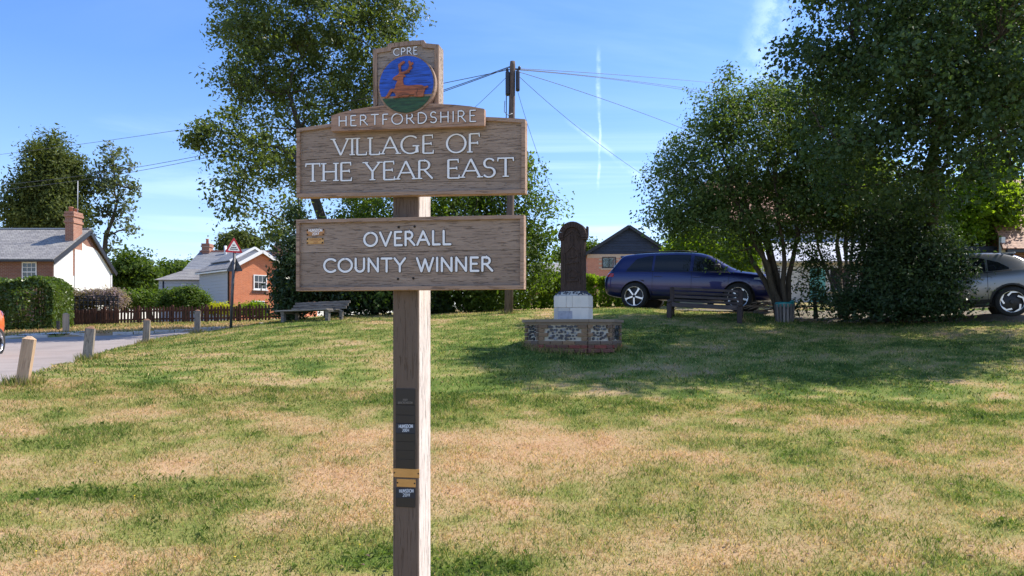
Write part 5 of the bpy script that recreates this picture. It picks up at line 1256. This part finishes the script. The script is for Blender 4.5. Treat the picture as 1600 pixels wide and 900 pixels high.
# coping slabs
OC, OI = octo(.91, .86, .40), octo(.45, .42, .2)
for si in range(8):
    a, c, ci, ai = OC[si], OC[(si+1) % 8], OI[(si+1) % 8], OI[si]; av, cv = Vector(a), Vector(c); g = (cv-av).normalized()*.003
    mb = MB(); mb.prism([tuple(av+g), tuple(cv-g), tuple(Vector(ci)-g), tuple(Vector(ai)+g)], .535, .585, 'z'); o = mb.build('coping_slab', M_cop, mon)
    mid = .955; mb = MB(); mb.prism([tuple((av+g)*mid), tuple((cv-g)*mid), tuple(Vector(ci)-g), tuple(Vector(ai)+g)], .492, .534, 'z'); mb.build('coping_bed', M_cop, mon)
# white plinth: blocks round an octagon
OPz = octo(.345, .32, .13)
MB().prism(octo(.32, .30, .12), .55, 1.02, 'z').build('plinth_core', M_plin2, mon)
for row, (z0, z1) in enumerate(((.585, .80), (.803, 1.02))):
    for si in range(8):
        a, c = Vector((*OPz[si], 0)), Vector((*OPz[(si+1) % 8], 0)); L = (c-a).length; t = (c-a).normalized(); Q = Matrix.Translation(a) @ Matrix.Rotation(math.atan2(t.y, t.x), 4, 'Z')
        cuts = [0, L] if L < .3 else ([0, L*.36, L*.64, L] if row else [0, L*.52, L])
        for i, (p, q) in enumerate(zip(cuts[:-1], cuts[1:])):
            MB().box(p+.0015, q-.0015, 0, .06, z0, z1-.004, Q, bev=.006).build('plinth_block', M_plin2 if random.random() < .08 else M_plin, mon)
st = MB().box(-.23, .06, -.3225, -.321, .60, .74); st.build('stain', pmat('blue_grey_stain', (.36, .36, .39), .8, var=.5, scale=16), mon)
cap = MB(); A = octo(.34, .315, .13); C = octo(.235, .17, .06)
cap.add([Vector((*p, 1.021)) for p in A]+[Vector((*p, 1.10)) for p in C], [tuple(range(7, -1, -1)), tuple(range(8, 16))]+[(i, (i+1) % 8, (i+1) % 8+8, i+8) for i in range(8)]); cap.build('sloped_cap', M_flint_m, mon)
cf = MB(); 
for i in range(150):
    si = random.randrange(8); s = random.random(); k = random.uniform(.08, .92); a = Vector((*A[si], 1.021)).lerp(Vector((*A[(si+1) % 8], 1.021)), s); c = Vector((*C[si], 1.10)).lerp(Vector((*C[(si+1) % 8], 1.10)), s); p = a.lerp(c, k); r = random.uniform(.012, .024)
    cf.lathe([(.001, -.01), (r, 0), (r*.6, .012), (.001, .015)], 6, Matrix.Translation(p+Vector((0, 0, .004))) @ Matrix.Rotation(random.random()*6, 4, 'Z'), False)
cf.build('cap_flints', M_flint, mon)['kind'] = 'stuff'
W_slab = wood('dark_carved_oak', (.085, .055, .042), (.025, .016, .013), 'z', .9, .75, .1)
sw = .235; zt_ = 2.10; sl = MB()
arch = [(-sw, 1.09), (sw, 1.09), (sw, zt_)]+[(sw*math.cos(R_(a)), zt_+sw*math.sin(R_(a))) for a in range(10, 180, 10)]+[(-sw, zt_)]
slab = MB().prism(arch, -.085, .085).build('slab', W_slab, mon)
nv = 15
for i in range(nv):                              # fluted hood round the arch
    a0, a1 = R_(-4+188*i/nv), R_(-4+188*(i+.93)/nv); r0, r1 = sw-.055, sw+.045
    P = [(r*math.cos(a), zt_+r*math.sin(a)) for r, a in ((r0, a0), (r1, a0), (r1, a1), (r0, a1))]
    MB().prism(P, -.125, .105).build('hood_segment', W_slab, slab)
for s in (-1, 1): MB().box(s*(sw-.05), s*(sw+.035), -.115, .10, zt_-.055, zt_-.018, bev=.01).build('hood_foot', W_slab, slab)
MB().box(sw+.01, sw+.05, .02, .11, zt_+.02, zt_+.20, bev=.012).build('back_rim', W_slab, slab)
rel = [([(-.15, zt_+.02), (0, zt_+.12), (.15, zt_+.02)], .03), ([(-.15, 1.80), (-.05, 1.90), (0, 1.93), (.05, 1.90), (.15, 1.80)], .028), ([(-.15, 1.80), (-.15, 1.25)], .025), ([(.15, 1.80), (.15, 1.25)], .025), ([(-.12, 1.62), (.12, 1.64)], .03), ([(-.08, 1.46), (0, 1.52), (.09, 1.45)], .035), ([(-.1, 1.30), (.1, 1.31)], .04), ([(0, 2.1), (0, 1.95)], .05), ([(-.06, 1.72), (.07, 1.74)], .035), ([(-.05, 1.38), (.06, 1.37)], .03)]
for P, w in rel: MB().ribbon(P, w, -.084, .016, True).build('carved_relief', W_slab, slab)
MB().prism([(-sw-.012, 1.085), (sw+.012, 1.085), (sw+.012, 1.13), (-sw-.012, 1.13)], -.10, .10).build('slab_foot', W_slab, slab)

# ------------------------------------------------------------ benches, litter bin, brushwood
W_bd = wood('dark_bench_timber', (.125, .100, .095), (.05, .04, .04), 'x', .8, .7, .35)
W_bdz = wood('dark_bench_post', (.10, .075, .07), (.035, .028, .028), 'z', .8, .7, .3)
xa, ya, _ = gp(1049, 490, 20.2); xb, yb, _ = gp(1157, 497, 19.6)
cx, cy = (xa+xb)/2, (ya+yb)/2; yaw = math.atan2(yb-ya, xb-xa); L = math.hypot(xb-xa, yb-ya); bz = H(cx, cy)
be = thing('park_bench', 'dark timber slatted bench in the tree shade in front of the blue car', 'bench', (cx, cy, bz), yaw)
tl = H(xb, yb)-H(xa, ya)
for s in (-1, 1):
    z0 = s*tl/2; x = s*L/2
    MB().box(x-.055, x+.055, .10, .20, z0-.3, z0+.80, bev=.012).build('back_post', W_bdz, be)
    MB().box(x-.06, x+.06, -.42, -.31, z0-.3, z0+.36, bev=.012).build('leg', W_bdz, be); MB().box(x-.05, x+.05, -.31, .10, z0+.25, z0+.34).build('side_rail', W_bd, be)
    MB().lathe([(.001, 0), (.05, .01), (.065, .05), (.05, .09), (.001, .10)], 10, Matrix.Translation((x, -.36, z0+.36))).build('knob', W_bdz, be)
sh = Matrix(((1, 0, 0, 0), (0, 1, 0, 0), (tl/L, 0, 1, 0), (0, 0, 0, 1)))
for j in range(4): MB().box(-L/2+.055, L/2-.055, .085, .125, .42+j*.104, .486+j*.104, sh, bev=.006).build('back_slat', W_bd, be)
for j in range(4): MB().box(-L/2+.06, L/2-.06, -.34+j*.11, -.25+j*.11, .345, .385, sh, bev=.006).build('seat_slat', W_bd, be)
MB().box(-L/2+.06, L/2-.06, -.40, -.345, .27, .385, sh, bev=.008).build('front_beam', W_bd, be)
W_bw = wood('silver_bench_timber', (.28, .255, .225), (.06, .052, .046), 'x', .45, .9, .3, crack=.9)
xa, ya, _ = gp(450, 499, 21.6); xb, yb, _ = gp(519, 497, 20.9); cx, cy = (xa+xb)/2, (ya+yb)/2; yaw = math.atan2(yb-ya, xb-xa); L = math.hypot(xb-xa, yb-ya); bz = (H(xa, ya)+H(xb, yb))/2
be = thing('park_bench', 'weathered grey plank bench with lichen, left of the sign post under the shrubs', 'bench', (cx, cy, bz), yaw); tl = H(xb, yb)-H(xa, ya); sh = Matrix(((1, 0, 0, 0), (0, 1, 0, 0), (tl/L*.6, 0, 1, 0), (0, 0, 0, 1)))
for s in (-1, 1):
    x = s*L/2; z0 = s*tl/2
    MB().box(x-.09, x+.02, -.20, -.08, z0-.3, z0+.27, bev=.015).build('leg', W_bw, be); MB().box(x+.10, x+.19, .16, .26, z0-.3, z0+.27, bev=.015).build('leg', W_bw, be); MB().box(x-.08, x+.05, -.22, .28, z0+.225, z0+.27).build('bearer', W_bw, be)
MB().box(-L/2-.26, L/2+.02, -.26, .02, .272, .315, sh, bev=.01).build('seat_plank', W_bw, be)
MB().box(-L/2-.20, L/2+.1, .03, .28, .272, .312, sh, bev=.01).build('seat_plank', W_bw, be)
for j in range(3): MB().box(-L/2-.10+.02*j, L/2+.28+.02*j, .24+j*.055, .28+j*.055, .315+j*.078, .388+j*.078, sh, bev=.008).build('back_plank', W_bw, be)
x, y, _ = gp(1226, 502, 19.6); bz = H(x, y); bn = thing('litter_bin', 'slatted timber litter bin with a teal bag over its rim', 'litter bin', (x, y, bz-.03))
W_bin = wood('bin_slat', (.30, .26, .235), (.10, .085, .075), 'z', 1, .85, .4)
for i in range(16):
    a = 2*math.pi*i/16; Q = Matrix.Rotation(a, 4, 'Z') @ Matrix.Translation((0, -.205, .02)) @ Matrix.Rotation(R_(4), 4, 'X')
    MB().box(-.030, .030, -.012, .012, 0, .47, Q, bev=.004).build('slat', W_bin, bn)
MB().lathe([(.17, .03), (.192, .28), (.198, .46)], 20).build('liner', M_gut, bn)
MB().lathe([(.19, .40), (.238, .425), (.242, .50), (.235, .535), (.205, .54), (.195, .47)], 22).build('bag_rim', pmat('teal_bag', (.01, .17, .17), .35, var=.4, scale=12, bmp=.5), bn)
MB().lathe([(.001, 0), (.05, .01), (.06, .03), (.02, .06), (.001, .06)], 9, Matrix.Translation((.13, -.17, .525))).build('bag_knot', bpy.data.materials['teal_bag'], bn)
x, y, _ = gp(1196, 480, 20.9); bz = H(x, y); bw = thing('brushwood', 'pile of cut dead branches on the ground by the nose of the blue car', 'branches', (x, y, bz))
M_dead = wood('dead_wood', (.36, .27, .19), (.16, .11, .08), 'x', .6, .9)
for i in range(22):
    a = random.uniform(-.5, .5)+(math.pi if random.random() < .5 else 0); l = random.uniform(.35, .75); c = Vector((random.uniform(-.4, .45), random.uniform(-.25, .2), random.uniform(.02, .28))); dv = Vector((math.cos(a), math.sin(a)*.7, random.uniform(-.2, .2)))*l/2
    MB().tube([c-dv, c+Vector((0, 0, random.uniform(-.04, .06))), c+dv], [.016, .013, .006], 5).build('branch', M_dead, bw)
x, y, _ = gp(1290, 500, 19.4); fb = thing('fallen_branches', 'thin bare branches lying on the grass right of the litter bin', 'branches', (x, y, H(x, y)))
for i in range(7):
    a = random.uniform(-.4, .6); c = Vector((random.uniform(-.5, .3), random.uniform(-.3, .5), .05)); dv = Vector((math.cos(a), math.sin(a), .12))*random.uniform(.4, .7)
    MB().tube([c-dv*.5, c+Vector((0, 0, .08)), c+dv*.5], [.018, .014, .006], 5).build('branch', M_dead, fb)

# ------------------------------------------------------------ cars
M_tyre = pmat('tyre', (.018, .018, .018), .85, var=.2); M_rim = pmat('alloy', (.62, .62, .64), .28, .9, .06); M_rimd = pmat('dark_alloy', (.03, .03, .032), .4, .5)
M_plas = pmat('black_plastic', (.022, .022, .024), .6); M_cgl = glassmat('car_glass', (.008, .010, .014), .03, .45); M_chr = pmat('chrome', (.7, .7, .72), .15, 1.0, .03)
M_red = pmat('red_lamp', (.35, .012, .012), .15, coat=.8); M_lamp = pmat('head_lamp', (.55, .57, .60), .1, .3, coat=1.0); M_plate = pmat('number_plate', (.72, .72, .70), .4); M_seam = pmat('panel_gap', (.006, .006, .008), .9)
def carpaint(name, col, flake=.25):
    m, T, b, _ = new_mat(name); n = T.noise(obvec(T, False), 900, 1); T.link(T.mix(n, tuple(x*.85 for x in col), tuple(min(1, x*1.15) for x in col)), b.inputs['Base Color'])
    b.inputs['Metallic'].default_value = flake; b.inputs['Roughness'].default_value = .32; b.inputs['Coat Weight'].default_value = .7; b.inputs['Coat Roughness'].default_value = .03; return m
SUV = [(0, .56, .80, .86, .80, .74), (.06, .43, .95, 1.01, .91, .84), (.18, .39, 1.07, 1.16, .955, .84), (.34, .36, 1.12, 1.38, .975, .80), (.50, .34, 1.135, 1.62, .985, .74), (.62, .33, 1.135, 1.675, .985, .72), (1.0, .31, 1.13, 1.71, .99, .70), (1.6, .30, 1.12, 1.735, .99, .695), (2.3, .29, 1.11, 1.74, .99, .695), (2.85, .29, 1.105, 1.715, .99, .70), (3.15, .29, 1.10, 1.645, .99, .71), (3.5, .29, 1.10, 1.45, .985, .74), (3.86, .29, 1.10, 1.23, .98, .78), (4.05, .29, 1.09, 1.165, .975, .82), (4.45, .30, 1.04, 1.125, .965, .80), (4.8, .32, .97, 1.075, .94, .76), (4.98, .36, .88, 1.0, .88, .72), (5.06, .44, .74, .84, .80, .66)]
XO = [(0, .52, .82, .88, .70, .62), (.08, .40, .97, 1.03, .81, .72), (.25, .33, 1.06, 1.17, .865, .70), (.48, .29, 1.07, 1.39, .885, .61), (.72, .27, 1.06, 1.52, .895, .575), (1.2, .25, 1.03, 1.585, .90, .57), (1.9, .24, 1.0, 1.595, .90, .58), (2.4, .24, .99, 1.53, .90, .60), (2.8, .24, .98, 1.33, .90, .65), (3.15, .24, .965, 1.09, .895, .71), (3.4, .25, .94, 1.02, .885, .73), (3.8, .27, .87, .95, .86, .70), (4.06, .31, .77, .85, .80, .64), (4.2, .42, .62, .68, .68, .54)]
def car(name, label, ST, paint, wheels, wr, loc, yaw, dlo, cuts, style=5, tilt=0):
    root = thing(name, label, 'car', loc, yaw); root.rotation_euler = (0, tilt, yaw); Lc = ST[-1][0]
    def sec(s):
        x, zb, zs, zt, w, wt = s; xo = 0
        P = [(0, zb), (w*.72, zb), (w*.93, zb+.05), (w*.985, zb+.22), (w, zb+.55*(zs-zb)), (w*.997, zs-.10), (w*.965, zs), (w*.93, zs+min(.03, (zt-zs)*.3))]
        if zt-zs > .14: P += [((w*.93+wt)/2+.012, (zs+zt-.05)/2), (wt, zt-.055), (wt*.86, zt-.012), (wt*.45, zt+.006), (0, zt+.012)]
        else: P += [(w*.86, zs+(zt-zs)*.55), (wt, zt-.02), (wt*.75, zt-.006), (wt*.4, zt+.004), (0, zt+.008)]
        return [(x, y, z) for y, z in P]
    half = [sec(s) for s in ST]; vs = []; fs = []; k = len(half[0])
    for h in half: vs += h + [(x, -y, z) for x, y, z in h[1:-1][::-1]]
    m_ = 2*k-2
    for i in range(len(half)-1):
        for j in range(m_): fs.append((i*m_+j, i*m_+(j+1) % m_, (i+1)*m_+(j+1) % m_, (i+1)*m_+j))
    fs.append(tuple(range(m_))[::-1]); fs.append(tuple((len(half)-1)*m_+j for j in range(m_)))
    me = bpy.data.meshes.new('car_body'); me.from_pydata(vs, [], fs); bm = bmesh.new(); bm.from_mesh(me); bmesh.ops.recalc_face_normals(bm, faces=bm.faces); bm.to_mesh(me); bm.free()
    for p in me.polygons: p.use_smooth = True
    me.materials.append(paint); me.materials.append(M_plas)
    tmp = bpy.data.objects.new('tmp', me); COL.objects.link(tmp); md = tmp.modifiers.new('s', 'SUBSURF'); md.levels = 2; md.render_levels = 2
    dg = bpy.context.evaluated_depsgraph_get(); base = bpy.data.meshes.new_from_object(tmp.evaluated_get(dg))
    bvh = BVHTree.FromPolygons([v.co.copy() for v in base.vertices], [tuple(p.vertices) for p in base.polygons])
    tmp.modifiers.clear(); tmp.data = base; wmax = max(s[4] for s in ST)
    cut = MB()
    for wx in wheels:
        for s in (-1, 1): cut.lathe([(wr*1.16, -.2), (wr*1.16, .2)], 32, Matrix.Translation((wx, s*(wmax-.08), wr)) @ Matrix.Rotation(R_(90), 4, 'X'))
    co = cut.build('tmp_cut', M_plas); md = tmp.modifiers.new('b', 'BOOLEAN'); md.object = co; md.operation = 'DIFFERENCE'; md.solver = 'EXACT'; md.use_self = True; md.use_hole_tolerant = True
    try: md.material_mode = 'TRANSFER'
    except Exception: pass
    dg = bpy.context.evaluated_depsgraph_get(); body = bpy.data.meshes.new_from_object(tmp.evaluated_get(dg))
    bpy.data.objects.remove(tmp); bpy.data.objects.remove(co); body.name = 'body'
    link_obj('body', body, root)
    def hit_side(x, z, s, o=.004):
        r = bvh.ray_cast(Vector((x, s*3, z)), Vector((0, -s, 0)))
        return r[0]+r[1]*o if r[0] else None
    def hit_top(x, y, o=.004):
        r = bvh.ray_cast(Vector((x, y, 4)), Vector((0, 0, -1))); return r[0]+r[1]*o if r[0] else None
    def hit_end(y, z, e, o=.004):
        r = bvh.ray_cast(Vector((Lc+3 if e > 0 else -3, y, z)), Vector((-e, 0, 0))); return r[0]+r[1]*o if r[0] else None
    def patch(fn, nu, nv, name, mat):
        P = [[fn(i/nu, j/nv) for j in range(nv+1)] for i in range(nu+1)]; vs = []; ix = {}; fs = []
        for i in range(nu+1):
            for j in range(nv+1):
                if P[i][j] is not None: ix[i, j] = len(vs); vs.append(P[i][j])
        for i in range(nu):
            for j in range(nv):
                q = [(i, j), (i+1, j), (i+1, j+1), (i, j+1)]
                if all(a in ix for a in q): fs.append(tuple(ix[a] for a in q))
        if fs: return MB().add(vs, fs, True).build(name, mat, root)
    up_x = [p[0] for p in dlo[1]]; up_z = [p[1] for p in dlo[1]]; lo_x = [p[0] for p in dlo[0]]; lo_z = [p[1] for p in dlo[0]]
    for s in (-1, 1):
        for xa, xb in cuts:
            def fn(u, v, s=s, xa=xa, xb=xb):
                x = xa+(xb-xa)*u; z0 = np.interp(x, lo_x, lo_z); z1 = max(z0+.004, np.interp(x, up_x, up_z)); return hit_side(x, z0+(z1-z0)*v, s, .006)
            patch(fn, 14, 6, 'side_window', M_cgl)
        def tr(u, v, s=s): x = lo_x[0]+(lo_x[-1]-lo_x[0])*u; return hit_side(x, np.interp(x, lo_x, lo_z)-.035+.022*v, s, .007)
        patch(tr, 24, 1, 'window_trim', M_plas)
        for xs in cuts[1:]:
            xx_ = xs[0]-.03
            patch(lambda u, v, s=s, xx_=xx_: hit_side(xx_+.010*v, .42+(np.interp(xx_, lo_x, lo_z)-.42)*u, s, .002), 12, 1, 'panel_gap', M_seam)
            h = hit_side(xs[0]+.12 if xs is cuts[-1] else xs[0]+.14, np.interp(xs[0], lo_x, lo_z)-.17, s, .012)
            if h: MB().box(h.x-.11, h.x+.11, h.y-.012, h.y+.012, h.z-.014, h.z+.014, bev=.008).build('door_handle', paint, root)
        xf = cuts[-1][1]-.02; patch(lambda u, v, s=s: hit_side(xf+.012*v+.06*u, .5+(np.interp(xf, lo_x, lo_z)-.55)*u, s, .002), 12, 1, 'panel_gap', M_seam)
        sl_ = patch(lambda u, v, s=s: hit_side(wheels[0]+wr*1.2+(wheels[1]-wheels[0]-2.4*wr)*u, .34+.09*v, s, .010), 12, 2, 'sill_trim', M_plas)
        patch(lambda u, v, s=s: hit_side(wheels[0]+wr*1.3+(wheels[1]-wheels[0]-2.6*wr)*u, .475+.016*v, s, .012), 12, 1, 'sill_strip', paint)
        # mirror
        h = hit_side(cuts[-1][1]-.30, np.interp(cuts[-1][1]-.30, lo_x, lo_z)+.06, s, 0)
        if h:
            MB().box(h.x-.07, h.x+.10, min(h.y+s*.06, h.y+s*.27), max(h.y+s*.06, h.y+s*.27), h.z-.01, h.z+.15, bev=.04).build('mirror', paint if style != 5 else M_plas, root)
        patch(lambda u, v, s=s: hit_side(.03+.32*u, ST[2][2]-.10+.15*v*(1-.35*u), s, .008), 6, 3, 'tail_lamp', M_red)
        patch(lambda u, v, s=s: hit_side(Lc-.62+.50*u, ST[-3][2]-.06-.04*u+(.04+.10*u)*v, s, .008), 8, 3, 'headlight', M_lamp)
        # arch lips
        for wx in wheels:
            lip = patch(lambda u, v, s=s, wx=wx: hit_side(wx+wr*(1.17+.10*v)*math.cos(math.pi*(-.06+1.12*u)), wr+wr*(1.17+.10*v)*math.sin(math.pi*(-.06+1.12*u)), s, .012), 22, 1, 'arch_trim', paint if style == 5 else M_plas)
        if style == 5: MB().tube([(.85, s*.60, 1.70), (1.3, s*.60, 1.745), (2.3, s*.605, 1.765), (2.75, s*.61, 1.735)], .016, 6).build('roof_rail', M_plas, root)
        for wx in wheels:
            Q = Matrix.Translation((wx, s*(wmax-.03), wr)) @ Matrix.Rotation(R_(90)*s, 4, 'X'); w = .12
            ty = MB().lathe([(wr*.72, -w), (wr*.95, -w), (wr, -w*.75), (wr, w*.75), (wr*.95, w), (wr*.73, w*.95)], 40, Q, True, False).build('wheel', M_tyre, root)
            MB().lathe([(wr*.735, -.11), (wr*.735, .0), (wr*.60, -.02), (.03, -.03)], 36, Q, True, False).build('rim_dish', M_rimd, ty)
            f = -.118
            MB().lathe([(wr*.745, f+.02), (wr*.745, f), (wr*.69, f), (wr*.68, f+.05)], 40, Q, True, False).build('rim', M_rim, ty)
            for k_ in range(5):
                a = 2*math.pi*k_/5+.3; t0 = .09
                if style == 5: P = [(.04, -.022), (wr*.62, -.030), (wr*.70, -.095), (wr*.70, .02), (wr*.60, .018), (.04, .022)]
                else: P = [(wr*.45, -.10), (wr*.69, -.02), (wr*.66, .14), (wr*.58, .14), (wr*.60, .0), (wr*.38, -.07)]
                MB().prism([(r*math.cos(a)-q*math.sin(a), r*math.sin(a)+q*math.cos(a)) for r, q in P], f+.004, f+.03, 'z', Q).build('spoke', M_rim, ty)
            MB().lathe([(.045, f), (.05, f+.02), (.05, f+.05)], 14, Q).build('hub_cap', M_rimd, ty)
    zs_ = [s for s in ST if s[3]-s[2] > .25]
    xw0, xw1 = zs_[-1][0]-.55, zs_[-1][0]+.34
    patch(lambda u, v: hit_top(xw0+(xw1-xw0)*u, (v-.5)*2*(.575+.10*u), .006), 10, 10, 'windscreen', M_cgl)
    patch(lambda u, v: hit_top(ST[3][0]-.12+(ST[4][0]-ST[3][0]+.06)*u, (v-.5)*2*(.70-.12*u), .006), 8, 10, 'rear_window', M_cgl)
    patch(lambda u, v: hit_end((u-.5)*1.1, .50+.30*v, 1, .008), 12, 6, 'grille', M_plas)
    patch(lambda u, v: hit_end((u-.5)*1.14, .795+.015*v, 1, .010), 12, 1, 'grille_trim', M_chr)
    patch(lambda u, v: hit_end((u-.5)*.52, .45+.11*v, 1, .016), 6, 2, 'number_plate', M_plate)
    patch(lambda u, v: hit_end((u-.5)*1.3, .36+.10*v, 1, .006), 12, 2, 'lower_grille', M_plas)
    patch(lambda u, v: hit_end((u-.5)*.52, .66+.11*v, -1, .016), 6, 2, 'number_plate', M_plate)
    patch(lambda u, v: hit_end((u-.5)*1.5, .40+.18*v, -1, .006), 12, 2, 'rear_bumper_trim', M_plas)
    MB().box(ST[4][0]-.10, ST[4][0]+.2, -.52, .52, ST[4][3]-.035, ST[4][3]+.02, bev=.02).build('roof_spoiler', paint, root)
    return root
def place(xc, yc, yaw, ST, xm): return (xc-math.cos(yaw)*xm, yc-math.sin(yaw)*xm)
suv_dlo = ([(.72, 1.165), (2.0, 1.155), (3.74, 1.135)], [(.72, 1.17), (1.0, 1.52), (1.4, 1.615), (2.2, 1.645), (2.7, 1.62), (3.05, 1.55), (3.74, 1.145)])
yw = R_(-25); bx, by = place(5.45, 23.2, yw, SUV, 2.55)
zr_, zf_ = H(bx+math.cos(yw)*1.03, by+math.sin(yw)*1.03, True), H(bx+math.cos(yw)*4.03, by+math.sin(yw)*4.03, True)
car('parked_car', 'dark blue estate style off-road car parked behind the dark bench', SUV, carpaint('blue_paint', (.0035, .008, .085), .45), (1.03, 4.03), .395, (bx, by, zr_+.03-1.03*(zf_-zr_)/3), yw, suv_dlo, [(.74, 1.50), (1.57, 2.62), (2.72, 3.72)], 5, -math.atan2(zf_-zr_, 3))
xo_dlo = ([(.75, 1.11), (1.6, 1.07), (3.1, 1.02)], [(.75, 1.12), (1.0, 1.30), (1.4, 1.44), (1.9, 1.48), (2.3, 1.43), (2.6, 1.30), (3.1, 1.03)])
yw = R_(153); bx, by = gp(1575, 0, 18.7)[:2]; bx, by = place(bx, by, yw, XO, .78)
# the tail stands to the right, so the body runs left and away
yw = math.atan2(math.sin(R_(153)), math.cos(R_(153)))
zr_, zf_ = H(bx+math.cos(yw)*.78, by+math.sin(yw)*.78, True), H(bx+math.cos(yw)*3.42, by+math.sin(yw)*3.42, True)
car('parked_car', 'silver small crossover half hidden by the dark shrub at the right edge', XO, carpaint('silver_paint', (.20, .21, .23), .6), (.78, 3.42), .345, (bx, by, zr_+.03-.78*(zf_-zr_)/2.64), yw, xo_dlo, [(.80, 1.22), (1.27, 2.02), (2.10, 3.06)], 4, -math.atan2(zf_-zr_, 2.64))
yw = R_(-82); bx, by = place(gp(-76, 0, 17.6)[0], 17.6, yw, XO, .78)
car('parked_car', 'bright orange car cut off by the left edge, on the road', XO, carpaint('orange_paint', (.75, .14, .012), .1), (.78, 3.42), .345, (bx, by, H(bx, by-2)-.045), yw, xo_dlo, [(.80, 1.22), (1.27, 2.02), (2.10, 3.06)], 4)
